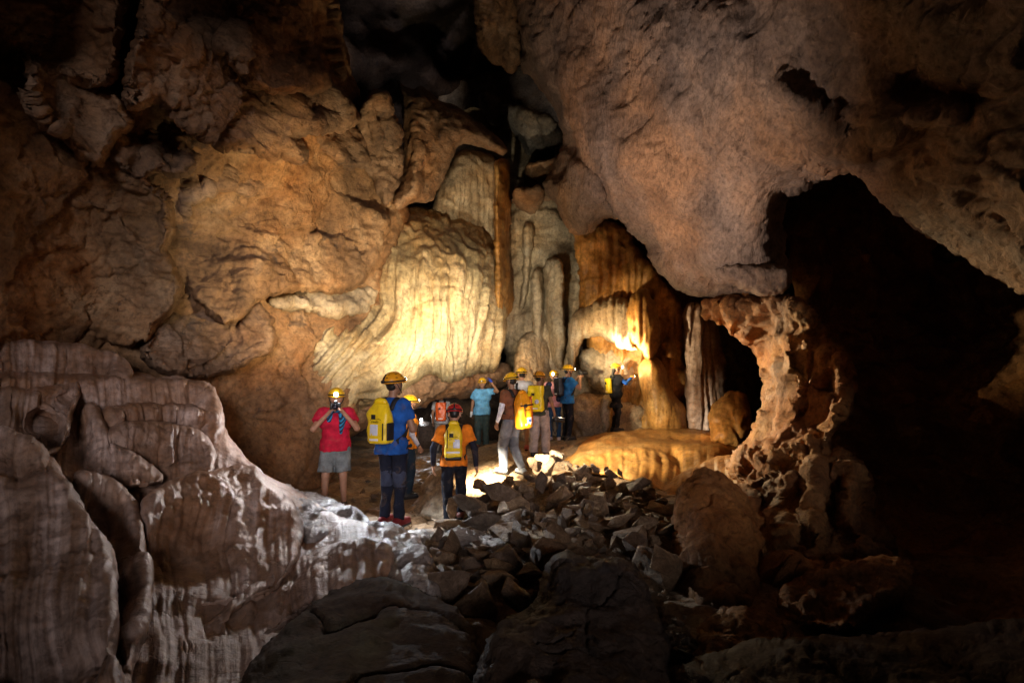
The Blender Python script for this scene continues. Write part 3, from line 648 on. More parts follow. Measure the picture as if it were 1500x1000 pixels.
# right dark chamber wall
rwall = patch('side_passage_wall', [(1120, 230), (1300, 240), (1500, 330), (1800, 380), (1800, 1100), (1350, 1100), (1240, 820), (1200, 640), (1170, 430)],
     [(1160, 300, 13), (1250, 500, 14), (1400, 500, 14.5), (1400, 760, 8.0), (1600, 500, 10), (1700, 900, 4.5), (1350, 950, 4.8), (1450, 950, 4.2), (1300, 700, 9.3)], R=40, T=.5, step=4, mat='arch', disp=rkc(0.24, 0.8, .06, .8), edge=4, seed=52)
tag(rwall, 'dark brown rock wall of the side passage on the right', None, None, 'structure')
boss([(984, 830), (986, 770), (992, 720), (1012, 690), (1036, 682), (1062, 694), (1090, 720), (1110, 770), (1120, 830), (1118, 900), (1080, 930), (1020, 900), (990, 870)], [(990, 780, 5.3), (1040, 690, 5.7), (1040, 780, 5.0), (1110, 800, 5.1), (1060, 900, 4.4)],
     'big rounded purple-brown boulder between rubble and arch base', seed=53, mat='arch', R=44, T=.6, a=.08, f=1.8, name='boulder', cat='boulder', step=2.2)
boss([(1130, 870), (1180, 835), (1240, 830), (1300, 810), (1340, 830), (1330, 880), (1270, 900), (1250, 930), (1190, 930), (1150, 910)], [(1150, 880, 4.4), (1300, 820, 4.7), (1240, 920, 4.0)], 'reddish eroded ledge at the foot of the arch', seed=54, mat='arch', R=26, T=.3, a=.08, f=2.2, name='rock_ledge', cat='ledge')
boss([(1030, 905), (1080, 880), (1150, 900), (1180, 960), (1180, 1080), (1010, 1080), (1010, 960)], [(1040, 920, 3.9), (1150, 920, 4.0), (1100, 1000, 3.4)], 'low brown rock at the bottom right of the rubble gully', seed=55, mat='arch', R=30, T=.3, a=.07, f=2.2, name='low_rock')
# foreground dark boulders
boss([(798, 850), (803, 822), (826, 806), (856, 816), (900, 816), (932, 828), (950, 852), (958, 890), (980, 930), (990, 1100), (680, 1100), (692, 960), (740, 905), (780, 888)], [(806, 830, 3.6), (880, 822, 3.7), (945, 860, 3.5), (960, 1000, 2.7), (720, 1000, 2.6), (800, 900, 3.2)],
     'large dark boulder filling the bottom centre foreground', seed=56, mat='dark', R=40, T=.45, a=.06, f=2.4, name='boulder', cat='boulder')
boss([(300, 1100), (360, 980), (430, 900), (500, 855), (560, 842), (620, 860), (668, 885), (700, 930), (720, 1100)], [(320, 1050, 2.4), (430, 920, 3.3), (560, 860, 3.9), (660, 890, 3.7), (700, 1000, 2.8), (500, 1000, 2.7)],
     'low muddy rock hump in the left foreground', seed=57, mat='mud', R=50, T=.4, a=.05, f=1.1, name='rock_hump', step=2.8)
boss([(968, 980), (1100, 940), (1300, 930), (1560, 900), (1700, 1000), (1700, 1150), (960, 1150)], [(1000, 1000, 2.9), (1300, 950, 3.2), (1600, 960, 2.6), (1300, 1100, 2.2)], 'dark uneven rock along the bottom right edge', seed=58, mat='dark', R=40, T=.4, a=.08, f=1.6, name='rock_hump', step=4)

# --- stepped flowstone terraces on the left: one bank, each step standing out at its lip
BANK = [(-100, 500, 5.9), (0, 500, 6.3), (190, 535, 6.9), (310, 558, 7.2), (330, 620, 7.0), (0, 640, 4.9), (160, 640, 5.7), (310, 655, 6.4), (100, 720, 4.5), (220, 720, 5.2), (375, 695, 6.3), (440, 745, 6.2), (210, 820, 4.3), (330, 800, 4.8), (430, 820, 5.0),
        (0, 800, 3.5), (0, 1000, 2.7), (-100, 900, 2.9), (160, 900, 3.6), (280, 950, 3.5), (420, 900, 4.0), (520, 790, 5.3), (580, 800, 5.2), (600, 860, 4.6), (500, 870, 4.2), (330, 1050, 2.8), (150, 1080, 2.6)]
_bank = tps(BANK)
def flow_disp(a, f, roll=0.05):
    return lambda P, u, v, s, t: d_flute(s, t, P, a, f, .06, .05) + d_flute(s + 5, t, P, a * .5, f * 2.6, .03, .05) + roll * fbm(P * 1.1, 3) + .007 * fbm(P * 9, 3)
terr = patch('flowstone_terrace', [(-140, 520), (0, 512), (100, 515), (200, 548), (312, 556), (322, 600), (335, 640), (360, 668), (395, 700), (440, 722), (500, 755), (560, 775), (600, 800), (610, 850), (560, 880), (470, 900), (400, 960), (330, 1110), (-140, 1110)],
     _bank, 14, 0.3, 2.6, 'terrace', flow_disp(.022, 6, .08), 3, .04, None, seed=60, skirt=.8)
tag(terr, 'stepped brown flowstone cascade with pale streaks on the left', 'flowstone')
def tier(outline, lip, h=.35, L=50, R=12, T=.22, a=.032, f=7, seed=60, mat='terrace', step=2.2, edge=2, roll=0.04, lines=(), shear=None):
    lip = np.asarray(lip, float)
    def dep(u, v):
        d = seg_dist(u, v, lip[:-1], lip[1:])
        return _bank(u, v) + 0.12 - (h + 0.12) * np.exp(-(d / L) ** 1.4)
    return patch('tier', outline, dep, R, T, step, mat, lambda P, u, v, s, t: flow_disp(.022, 6, .08)(P, u, v, s, t) + flow_disp(a, f, roll)(P, u, v, s + 3.3, t), edge, .04, terr, lines, seed=seed, shear=shear, skirt=.5)
tier([(-120, 503), (10, 496), (100, 502), (160, 513), (193, 533), (196, 562), (190, 590), (100, 600), (-120, 600)], [(-120, 503), (10, 497), (100, 503), (160, 514), (193, 534), (194, 556)], .32, 48, seed=61)
tier([(-100, 552), (30, 545), (110, 548), (200, 554), (310, 556), (321, 585), (328, 630), (318, 665), (200, 660), (60, 650), (-100, 640)], [(-100, 552), (30, 547), (110, 549), (200, 555), (310, 558), (320, 585), (326, 625)], .36, 44, seed=62)
tier([(150, 602), (172, 594), (200, 591), (230, 596), (262, 593), (300, 600), (323, 606), (328, 640), (318, 668), (240, 660), (160, 650)], [(158, 600), (200, 592), (262, 594), (322, 606)], .42, 34, seed=162, a=.05)
tier([(150, 630), (176, 620), (210, 618), (286, 624), (313, 648), (318, 690), (290, 720), (200, 730), (160, 700)], [(160, 626), (210, 619), (286, 625), (312, 648), (317, 688)], .42, 52, seed=63)
tier([(204, 724), (250, 700), (320, 683), (374, 678), (389, 708), (430, 737), (444, 770), (440, 812), (410, 870), (320, 900), (220, 900), (208, 800)], [(206, 722), (250, 701), (320, 684), (374, 679), (388, 708), (430, 738), (442, 770), (438, 808)], .45, 95, a=.028, f=5, seed=65, roll=.07)
tier([(-120, 590), (-20, 566), (50, 566), (92, 560), (116, 549), (121, 575), (112, 602), (106, 640), (70, 680), (-20, 690), (-120, 690)], [(-120, 575), (20, 566), (90, 560), (116, 550), (120, 575), (112, 600), (106, 630)], .40, 62, seed=66, lines=[([(62, 614), (78, 622), (80, 645)], 9, -0.25)])
tier([(112, 610), (126, 586), (143, 598), (166, 638), (200, 668), (240, 690), (238, 708), (205, 716), (150, 720), (110, 700), (100, 650)], [(126, 586), (143, 598), (165, 640), (200, 670), (240, 692), (236, 706), (205, 714)], .34, 42, seed=166, a=.05)
tier([(90, 690), (150, 690), (200, 714), (213, 780), (226, 850), (216, 920), (192, 965), (185, 1110), (60, 1110)], [(130, 690), (200, 715), (212, 780), (225, 850), (215, 920), (192, 965), (186, 1060)], .34, 55, seed=67, roll=.06)
tier([(-140, 640), (-20, 622), (60, 650), (110, 718), (150, 788), (169, 850), (166, 930), (200, 1110), (-140, 1110)], [(-140, 640), (-20, 622), (60, 650), (110, 720), (150, 790), (168, 850), (165, 930), (195, 1090)], .50, 120, a=.04, f=5, seed=68, roll=.08, step=2.6)
tier([(240, 960), (330, 870), (430, 815), (520, 790), (570, 800), (580, 840), (540, 860), (470, 880), (400, 930), (340, 1000), (300, 1110), (200, 1110)], [(330, 868), (430, 816), (520, 790), (572, 800), (580, 838), (540, 860), (470, 880)], .25, 60, seed=69, roll=.08, step=2.5)
# wet ridge in front of the photographer in red
ridge = patch('wet_ridge', [(385, 705), (420, 712), (460, 720), (510, 742), (560, 768), (600, 775), (625, 800), (640, 850), (650, 890), (610, 880), (570, 850), (520, 810), (470, 800), (435, 790), (420, 750)],
     [(395, 712, 6.4), (480, 728, 6.7), (560, 770, 5.9), (620, 800, 5.2), (640, 870, 4.3), (540, 810, 5.0), (440, 770, 5.7)], R=16, T=.25, step=2.0, mat='wet', disp=lambda P, u, v, s, t: d_scale(P, .07, 3.2) + d_rock(P, .06, 2.0) + .02 * fbm(P * 8, 3), edge=5, seed=70, skirt=.6)
tag(ridge, 'wet glistening limestone ridge in front of the red shirt', 'rock')
boss([(612, 730), (620, 705), (640, 690), (655, 680), (662, 700), (668, 725), (672, 760), (640, 770), (600, 762), (590, 745)], [(610, 740, 8.1), (655, 690, 8.4), (660, 750, 7.6)], 'slanted pale boulder left of the orange walker', seed=71, mat='pale', R=18, T=.4, a=.06, f=2.2, name='boulder', cat='boulder', step=2)

# ------------------------------------------------------------------ loose rocks
def rubble_mat():
    m, nt, b = nodes_of('rubble_stone')
    tc = nt.nodes.new('ShaderNodeTexCoord'); o = tc.outputs['Object']
    oi = nt.nodes.new('ShaderNodeObjectInfo')
    n1 = noise_n(nt, o, 2.2, 9, 0.65, 0.7)
    col = ramp_n(nt, n1, [(0.28, (0.10, 0.072, 0.05)), (0.5, (0.235, 0.175, 0.12)), (0.72, (0.40, 0.325, 0.24))])
    tint = oi.outputs['Color']
    col = mix_n(nt, 1.0, col, tint, 'MULTIPLY')
    n3 = noise_n(nt, o, 16, 8, 0.7)
    col = mix_n(nt, 1.0, col, ramp_n(nt, n3, [(0.3, (0.6, 0.58, 0.56)), (0.5, (1, 1, 1)), (0.7, (1.25, 1.22, 1.18))]), 'MULTIPLY')
    nt.links.new(col, b.inputs['Base Color'])
    b.inputs['Roughness'].default_value = 0.62
    h = math_n(nt, 'ADD', noise_n(nt, o, 5, 9, 0.68), math_n(nt, 'MULTIPLY', noise_n(nt, o, 30, 4, 0.7), 0.2))
    bp = nt.nodes.new('ShaderNodeBump'); bp.inputs['Strength'].default_value = 0.7; bp.inputs['Distance'].default_value = 0.12
    nt.links.new(h, bp.inputs['Height']); nt.links.new(bp.outputs[0], b.inputs['Normal'])
    return m
M['rubble'] = rubble_mat()
def rock_mesh(seed, sx, sy, sz, npts=11, rough=0.035, sub=2):
    r = np.random.RandomState(seed)
    p = r.normal(size=(npts, 3)); p /= np.linalg.norm(p, axis=1)[:, None]
    p *= (0.8 + 0.35 * r.rand(npts))[:, None]
    # a few flat cleavage cuts
    for _ in range(3):
        n = r.normal(size=3); n /= np.linalg.norm(n); d = 0.45 + 0.25 * r.rand()
        k = p @ n; p -= np.maximum(k - d, 0)[:, None] * n
    p *= np.array([sx, sy, sz])
    bm = bmesh.new()
    for q in p: bm.verts.new(q)
    res = bmesh.ops.convex_hull(bm, input=bm.verts)
    bmesh.ops.delete(bm, geom=[g for g in res['geom_interior'] if isinstance(g, bmesh.types.BMVert)], context='VERTS')
    bmesh.ops.dissolve_limit(bm, angle_limit=math.radians(9), verts=bm.verts, edges=bm.edges)
    bmesh.ops.bevel(bm, geom=list(bm.edges), offset=0.028, segments=1, affect='EDGES')
    bmesh.ops.triangulate(bm, faces=bm.faces)
    for _ in range(sub):
        long_e = [e for e in bm.edges if e.calc_length() > 0.18]
        bmesh.ops.subdivide_edges(bm, edges=long_e, cuts=1)
        bmesh.ops.triangulate(bm, faces=bm.faces)
    co = np.array([v.co[:] for v in bm.verts])
    nv = [v.normal.copy() for v in bm.verts]
    dd = rough * fbm(co * 1.8 + seed * 3.1, 3) + rough * 0.7 * np.abs(perlin(co * 3.3 + seed))
    for v, n, d in zip(bm.verts, nv, dd): v.co += n * float(d)
    me = bpy.data.meshes.new('rock'); bm.to_mesh(me); bm.free()
    me.polygons.foreach_set('use_smooth', np.zeros(len(me.polygons), bool))
    me.materials.append(M['rubble'])
    return me
ROCKS = []
shapes = [('blocky', (1, .8, .7)), ('slab-like', (1.1, .85, .38)), ('wedge-shaped', (1.15, .7, .6)), ('chunky', (.95, .95, .8)), ('splintered', (1.3, .55, .5)), ('flat', (1.0, 1.0, .42))]
for i in range(18):
    nm, s = shapes[i % 6]
    ROCKS.append((nm, rock_mesh(100 + i, *s)))
rr = np.random.RandomState(5)
placed = []
NEAR = [('near the orange walker\'s feet', at_z(665, 772)), ('below the khaki trousers', at_z(800, 712)), ('at the foot of the amber ledge', at_z(900, 725)),
        ('amid the rubble heap', at_z(800, 765)), ('beside the big rounded boulder', at_z(965, 790)), ('at the rubble\'s front edge', at_z(720, 860)),
        ('behind the dark foreground boulder', at_z(880, 805)), ('on the rubble\'s left slope', at_z(660, 820)), ('below the pale grey trousers', at_z(740, 720)), ('in the right-hand gully', at_z(1010, 905))]
TONES = [('grey', (.66, .67, .72)), ('mauve-grey', (.82, .76, .76)), ('brown', (.95, .80, .66)), ('ochre', (1.15, .95, .70)), ('pale', (1.38, 1.28, 1.14))]
def add_rock(x, y, r, seed, z=None, label=None, rot=None, var=None, group='loose rocks of the rubble heap', sink=0.3):
    r_ = np.random.RandomState(seed)
    k = r_.randint(len(ROCKS)) if var is None else var
    nm, me = ROCKS[k]
    fz = float(floor_full(np.array([x]), np.array([y]))[0])
    zz = fz + sink * r
    for (px, py, pz, pr) in placed:
        d2 = (px - x) ** 2 + (py - y) ** 2
        R2 = (0.62 * (pr + r)) ** 2
        if d2 < R2: zz = max(zz, pz + math.sqrt(R2 - d2) * 0.75)
    zz = min(zz, fz + 0.5)
    if z is not None: zz = z
    placed.append((x, y, zz, r))
    o = bpy.data.objects.new('rock', me); COL.objects.link(o)
    o.location = (x, y, zz); o.scale = (r, r, r)
    o.rotation_euler = rot if rot is not None else (r_.normal() * .5, r_.normal() * .5, r_.rand() * 6.3)
    tn, tcol = TONES[r_.randint(5)]; jit = .9 + .2 * r_.rand()
    o.color = (tcol[0] * jit, tcol[1] * jit, tcol[2] * jit, 1)
    if label is None:
        size = 'large' if r > 0.2 else ('medium' if r > 0.12 else 'small')
        j = int(np.argmin([(q[0] - x) ** 2 + (q[1] - y) ** 2 for _, q in NEAR]))
        label = '%s %s %s rock %s' % (size, tn, nm, NEAR[j][0])
    tag(o, label, 'rock', group)
    return o
def in_poly(px, py, P):
    return poly_sd(np.array([px]), np.array([py]), P)[0] > 0
# distinct ones first
def named_rock(u, v, D, rpx, label, var, rot):
    p = at(u, v, D); add_rock(p[0], p[1], rpx * D / F_PX, 0, z=p[2], label=label, var=var, rot=rot, group='single rocks at the rim of the rubble')
named_rock(800, 682, 9.3, 25, 'large pale pointed boulder below the khaki trousers', 3, (.3, .2, 2.1))
named_rock(792, 706, 8.9, 21, 'pale lilac boulder just below the pointed one', 0, (.1, -.3, .6))
named_rock(858, 690, 9.2, 14, 'grey faceted rock against the bright ledge', 3, (.5, .1, 1.1))
named_rock(836, 688, 9.4, 8, 'small pale stone left of the grey faceted rock', 2, (.2, .4, .3))
named_rock(910, 716, 8.0, 22, 'long ochre splinter leaning below the ledge', 4, (.1, .5, 2.6))
named_rock(735, 858, 4.7, 42, 'square-edged flat block at the front of the rubble', 0, (.1, .05, .25))
named_rock(682, 862, 4.7, 26, 'wet bluish rock left of the square block', 2, (.2, -.3, .9))
named_rock(640, 812, 5.3, 34, 'streaked wet rock on the left rim of the rubble', 1, (.2, .35, .5))
named_rock(930, 800, 5.6, 40, 'brown rounded block beside the big boulder', 3, (.0, .2, 1.9))
named_rock(705, 752, 6.7, 26, 'upright pale-grey rock right of the walker', 2, (.2, 1.1, .4))
named_rock(760, 742, 6.9, 24, 'dark upright rock in the upper heap', 5, (1.1, .2, .4))
named_rock(878, 742, 7.0, 30, 'broad grey-brown rock on the right of the heap', 3, (.3, .2, .2))
heap = np.array([at_z(*p)[:2] for p in [(628, 775), (680, 735), (710, 718), (760, 712), (820, 705), (880, 708), (965, 735), (990, 775), (985, 850), (930, 815), (830, 802), (806, 850), (790, 882), (720, 885), (640, 868), (622, 820)]])
mn, mx = heap.min(0), heap.max(0)
cand = []
n = 0
sizes = np.concatenate([0.25 + 0.10 * rr.rand(14), 0.16 + 0.09 * rr.rand(52), 0.10 + 0.07 * rr.rand(100), 0.045 + 0.05 * rr.rand(90)])
for r in sizes:
    for _ in range(40):
        x, y = mn + (mx - mn) * rr.rand(2)
        if not in_poly(x, y, heap): continue
        # keep feet free
        if np.min((FEET_XY[:, 0] - x) ** 2 + (FEET_XY[:, 1] - y) ** 2) < (0.18 + r) ** 2: continue
        near = sum(1 for (px, py, pz, pr) in placed if (px - x) ** 2 + (py - y) ** 2 < (0.5 * (pr + r)) ** 2)
        if near > 0: continue
        add_rock(x, y, float(r), 500 + n); n += 1
        break
gully = np.array([at_z(*p)[:2] for p in [(958, 862), (985, 868), (1040, 935), (1060, 965), (1000, 975), (965, 905)]])
mn, mx = gully.min(0), gully.max(0)
for i in range(46):
    for _ in range(60):
        x, y = mn + (mx - mn) * rr.rand(2)
        if in_poly(x, y, gully): break
    add_rock(x, y, float(0.025 + 0.045 * rr.rand()), 900 + i, group='stones in the gully')
# scattered stones on the trodden floor around the group
for i, (u, v) in enumerate([(700, 706), (716, 712), (735, 708), (690, 716), (760, 704), (776, 690), (722, 698), (748, 716), (770, 716), (812, 664), (830, 668), (824, 676), (600, 705), (618, 712), (566, 700), (548, 712), (530, 704), (540, 690), (560, 690), (520, 716)]):
    p = at_z(u, v)
    add_rock(p[0], p[1], float(0.04 + 0.07 * rr.rand()), 1300 + i, label='small stone on clay floor ' + ('behind the wet ridge' if u < 640 else ('beside the grey trousers' if u < 800 else 'near the blue-shirted photographer')), group='stones on the clay floor')

# rocks that still share a description are told apart by their order from the left, seen from the front
from collections import defaultdict
by_label = defaultdict(list)
for o in COL.objects:
    if o.name.startswith('rock') and o.get('category') == 'rock' and o.type == 'MESH': by_label[o['label']].append(o)
ORD = ['first', 'second', 'third', 'fourth', 'fifth', 'sixth', 'seventh', 'eighth', 'ninth', 'tenth', 'eleventh', 'twelfth']
for lb, obs in by_label.items():
    if len(obs) < 2 or len(obs) > 12: continue
    obs.sort(key=lambda q: q.location.x / max(q.location.y, .1))
    for i, o in enumerate(obs):
        w = ('leftmost' if i == 0 else 'rightmost' if i == len(obs) - 1 else ORD[i] + ' from left')
        o['label'] = lb + ', ' + w + ' such'

# gravel and chips between the rocks and on the path: nobody could count it
def build_gravel():
    r = np.random.RandomState(77); V = []; Fq = []; n = 0
    zones = [(heap, 2600, .008, .035), (gully, 500, .006, .02), (np.array([at_z(*q)[:2] for q in [(560, 790), (600, 700), (700, 672), (840, 668), (830, 700), (700, 715), (650, 780), (640, 880), (590, 840)]]), 1900, .006, .026)]
    for Z, cnt, a, b in zones:
        mn, mx = Z.min(0), Z.max(0); q = mn + (mx - mn) * r.rand(cnt * 3, 2)
        q = q[poly_sd(q[:, 0], q[:, 1], Z) > 0][:cnt]; z = floor_full(q[:, 0], q[:, 1])
        for (x, y), zz in zip(q, z):
            s_ = a + (b - a) * r.rand() ** 2.5
            o = np.array([(1, 0, 0), (-1, 0, 0), (0, 1, 0), (0, -1, 0), (0, 0, .7), (0, 0, -.7)]) * (0.6 + .8 * r.rand(6, 1)) * s_
            a_ = r.rand() * 6.3; R_ = np.array([[math.cos(a_), -math.sin(a_), 0], [math.sin(a_), math.cos(a_), .3], [0, -.3, 1]])
            V.append(o @ R_.T + (x, y, zz + s_ * .3))
            Fq.append(np.array([(0, 2, 4), (2, 1, 4), (1, 3, 4), (3, 0, 4), (2, 0, 5), (1, 2, 5), (3, 1, 5), (0, 3, 5)]) + n); n += 6
    o = mesh_obj('gravel', np.vstack(V), np.vstack(Fq).astype(np.int32), M['floor'], None, False)
    return tag(o, 'small stone chips and grit strewn between the rocks', None, None, 'stuff')
build_gravel()

# ------------------------------------------------------------------ people
def surface_nets(Fv, org, h):
    nx, ny, nz = Fv.shape
    s = Fv < 0
    c = [Fv[i:nx - 1 + i, j:ny - 1 + j, k:nz - 1 + k] for i in (0, 1) for j in (0, 1) for k in (0, 1)]
    S = [x < 0 for x in c]
    anyi = np.logical_or.reduce(S); alli = np.logical_and.reduce(S)
    act = anyi & ~alli
    I = np.argwhere(act)
    if len(I) == 0: return np.zeros((0, 3)), np.zeros((0, 4), int)
    offs = np.array([(i, j, k) for i in (0, 1) for j in (0, 1) for k in (0, 1)], float)
    vals = np.stack([x[act] for x in c], 1)
    acc = np.zeros((len(I), 3)); cnt = np.zeros(len(I))
    for a in range(8):
        for b in range(a + 1, 8):
            if np.abs(offs[a] - offs[b]).sum() != 1: continue
            va, vb = vals[:, a], vals[:, b]; m = (va < 0) != (vb < 0)
            t = np.where(m, va / np.where(m, va - vb, 1), 0)
            acc += m[:, None] * (offs[a] + t[:, None] * (offs[b] - offs[a])); cnt += m
    V = (I + acc / cnt[:, None]) * h + org
    idm = np.full(act.shape, -1); idm[act] = np.arange(len(I))
    Q = []
    for ax in range(3):
        o1, o2 = [a for a in range(3) if a != ax]
        A = s; sl0 = [slice(None)] * 3; sl1 = [slice(None)] * 3
        sl0[ax] = slice(0, -1); sl1[ax] = slice(1, None)
        ch = A[tuple(sl0)] != A[tuple(sl1)]
        E = np.argwhere(ch)
        E = E[(E[:, o1] > 0) & (E[:, o2] > 0) & (E[:, o1] < A.shape[o1] - 1) & (E[:, o2] < A.shape[o2] - 1)]
        def cid(d1, d2):
            e = E.copy(); e[:, o1] -= d1; e[:, o2] -= d2
            return idm[e[:, 0], e[:, 1], e[:, 2]]
        q = np.stack([cid(1, 1), cid(0, 1), cid(0, 0), cid(1, 0)], 1)
        inside0 = A[E[:, 0], E[:, 1], E[:, 2]]
        flip = inside0 if ax != 1 else ~inside0
        q[~flip] = q[~flip][:, ::-1]
        Q.append(q)
    Q = np.vstack(Q); Q = Q[(Q >= 0).all(1)]
    return V, Q
def tcap(P, a, b, ra, rb):
    a = np.asarray(a, float); b = np.asarray(b, float); d = b - a; L = d @ d + 1e-9
    t = np.clip(((P - a) @ d) / L, 0, 1)
    return np.linalg.norm(P - a - t[:, None] * d, axis=1) - (ra + (rb - ra) * t)
def smin(a, b, k):
    h = np.clip(0.5 + 0.5 * (b - a) / k, 0, 1)
    return b + (a - b) * h - k * h * (1 - h)
def sdf_mesh(prims, h, k=0.03, clips=(), noise=0.0, nf=9.0, seed=0, extra=None):
    pts = np.array([p for pr in prims for p in (pr[0], pr[1])]); rad = max(max(pr[2], pr[3]) for pr in prims)
    lo = pts.min(0) - rad - 3 * h; hi = pts.max(0) + rad + 3 * h
    n = np.ceil((hi - lo) / h).astype(int) + 1
    gx = [lo[i] + h * np.arange(n[i]) for i in range(3)]
    X, Y, Z = np.meshgrid(*gx, indexing='ij'); P = np.stack([X.ravel(), Y.ravel(), Z.ravel()], 1)
    d = None
    for pr in prims:
        q = tcap(P, *pr[:4])
        if len(pr) > 4:                                  # clip plane (point, outward normal) on this primitive
            for (c, nn) in pr[4]: q = np.maximum(q, (P - np.asarray(c)) @ np.asarray(nn))
        d = q if d is None else smin(d, q, k)
    for (c, nn) in clips: d = np.maximum(d, (P - np.asarray(c)) @ np.asarray(nn))
    if noise:
        band = np.abs(d) < 0.06
        q = P[band] * nf + seed * 5.1
        d[band] += noise * (perlin(q * np.array([1, 1, .75])) + 0.6 * perlin(q * 2.1))
    return surface_nets(d.reshape(n), lo, h)
def unit(v): v = np.asarray(v, float); return v / (np.linalg.norm(v) + 1e-9)
def tube(path, rads, seg=8, caps=True):
    path = [np.asarray(p, float) for p in path]; n = len(path)
    if np.isscalar(rads): rads = [rads] * n
    V = []; Fs = []; ref = None
    for i, p in enumerate(path):
        t = unit(path[min(i + 1, n - 1)] - path[max(i - 1, 0)])
        if ref is None: ref = unit(np.cross(t, [0.3, 0.2, 1.0]) if abs(t[2]) < .9 else np.cross(t, [1, 0, 0]))
        ref = unit(ref - t * (ref @ t)); b = np.cross(t, ref)
        for k in range(seg):
            a = 2 * math.pi * k / seg
            V.append(p + rads[i] * (math.cos(a) * ref + math.sin(a) * b))
    for i in range(n - 1):
        for k in range(seg):
            Fs.append((i * seg + k, i * seg + (k + 1) % seg, (i + 1) * seg + (k + 1) % seg, (i + 1) * seg + k))
    if caps:
        Fs.append(tuple(range(seg - 1, -1, -1))); Fs.append(tuple((n - 1) * seg + k for k in range(seg)))
    return np.array(V), Fs
def ribbon(path, normals, width, thick):
    path = [np.asarray(p, float) for p in path]; n = len(path); V = []; Fs = []
    for i, p in enumerate(path):
        t = unit(path[min(i + 1, n - 1)] - path[max(i - 1, 0)]); nn = unit(normals[i]); sd = unit(np.cross(t, nn))
        for a, b in ((-1, -1), (1, -1), (1, 1), (-1, 1)): V.append(p + sd * a * width / 2 + nn * b * thick / 2)
    for i in range(n - 1):
        for k in range(4): Fs.append((i * 4 + k, i * 4 + (k + 1) % 4, i * 4 + 4 + (k + 1) % 4, i * 4 + 4 + k))
    Fs.append((3, 2, 1, 0)); Fs.append(tuple((n - 1) * 4 + k for k in range(4)))
    return np.array(V), Fs
def ellipsoid(c, r, nu=20, nv=12, zmin=-1.0, rot=None):
    V = []; Fs = []
    for j in range(nv + 1):
        ph = math.asin(zmin) + (math.pi / 2 - math.asin(zmin)) * j / nv
        for i in range(nu):
            th = 2 * math.pi * i / nu
            V.append((r[0] * math.cos(ph) * math.cos(th), r[1] * math.cos(ph) * math.sin(th), r[2] * math.sin(ph)))
    for j in range(nv):
        for i in range(nu): Fs.append((j * nu + i, j * nu + (i + 1) % nu, (j + 1) * nu + (i + 1) % nu, (j + 1) * nu + i))
    Fs.append(tuple(range(nu - 1, -1, -1)))
    V = np.array(V)
    if rot is not None: V = V @ np.array(rot).T
    return V + np.asarray(c), Fs
def rbox(c, size, bev=0.01, rot=None, seg=2):
    bm = bmesh.new(); bmesh.ops.create_cube(bm, size=1.0)
    bmesh.ops.scale(bm, vec=size, verts=bm.verts)
    bmesh.ops.bevel(bm, geom=list(bm.edges), offset=bev, segments=seg, affect='EDGES', profile=0.5)
    V = np.array([v.co[:] for v in bm.verts]); Fs = [tuple(v.index for v in f.verts) for f in bm.faces]; bm.free()
    if rot is not None: V = V @ np.array(rot).T
    return V + np.asarray(c), Fs
def merge(*parts):
    V = []; Fs = []; n = 0
    for v, f in parts:
        V.append(np.asarray(v)); Fs += [tuple(int(i) + n for i in q) for q in f]; n += len(v)
    return np.vstack(V), Fs
def part(name, vf, mat, parent, sm=True):
    return mesh_obj(name, vf[0], [tuple(int(i) for i in q) for q in vf[1]], mat, parent, sm, None, np.zeros(3))

cmats = {}
def cloth(col, rough=0.85, tagn='fabric'):
    k = (tuple(col), tagn)
    if k not in cmats: cmats[k] = plain_mat('%s_%d' % (tagn, len(cmats)), col, rough, 0.38 if tagn == 'fabric' else .2, 9, bump=0.25 if tagn == 'fabric' else 0.08, spec=0.25 if tagn == 'fabric' else .5, weave=.55 if tagn == 'fabric' else .35)
    return cmats[k]
SKIN = plain_mat('skin', (0.42, 0.235, 0.155), 0.5, 0.12, 25)
SKIN_D = plain_mat('tanned_skin', (0.27, 0.145, 0.09), 0.5, 0.12, 25)
HAIR = plain_mat('black_hair', (0.012, 0.010, 0.009), 0.45, 0.3, 60)
BLACK = plain_mat('black_webbing', (0.012, 0.012, 0.014), 0.7, 0.2, 40)
RUBBER = plain_mat('black_rubber', (0.010, 0.010, 0.011), 0.45, 0.2, 40)
YELLOW_H = plain_mat('helmet_yellow', (0.72, 0.42, 0.015), 0.30, 0.06, 8, spec=.5)
ORANGE_H = plain_mat('helmet_amber', (0.70, 0.30, 0.012), 0.30, 0.06, 8, spec=.5)
RED_H = plain_mat('helmet_red', (0.42, 0.02, 0.02), 0.30, 0.06, 8, spec=.5)
REFLECT = plain_mat('reflective_patch', (0.62, 0.66, 0.78), 0.35, 0.08, 60)
WHITE = plain_mat('white_strip', (0.82, 0.82, 0.84), 0.4, 0.06, 50)
GLASS = plain_mat('lens_glass', (0.012, 0.014, 0.03), 0.06, 0.1, 10, spec=.8)
BULB_COLD = glow_mat('lamp_cold', (0.90, 0.95, 1.0), 60.0)
BULB_WARM = glow_mat('lamp_warm', (1.0, 0.88, 0.62), 40.0)
LENS_OFF = plain_mat('lamp_lens', (0.55, 0.55, 0.52), 0.15, 0.1, 30)
EYE = plain_mat('eye', (0.03, 0.02, 0.015), 0.15, 0.1, 30)
LIP = plain_mat('lips', (0.33, 0.13, 0.10), 0.5, 0.1, 30)

def rotx(a): c, s = math.cos(a), math.sin(a); return np.array([[1, 0, 0], [0, c, -s], [0, s, c]])
def rotz(a): c, s = math.cos(a), math.sin(a); return np.array([[c, -s, 0], [s, c, 0], [0, 0, 1]])

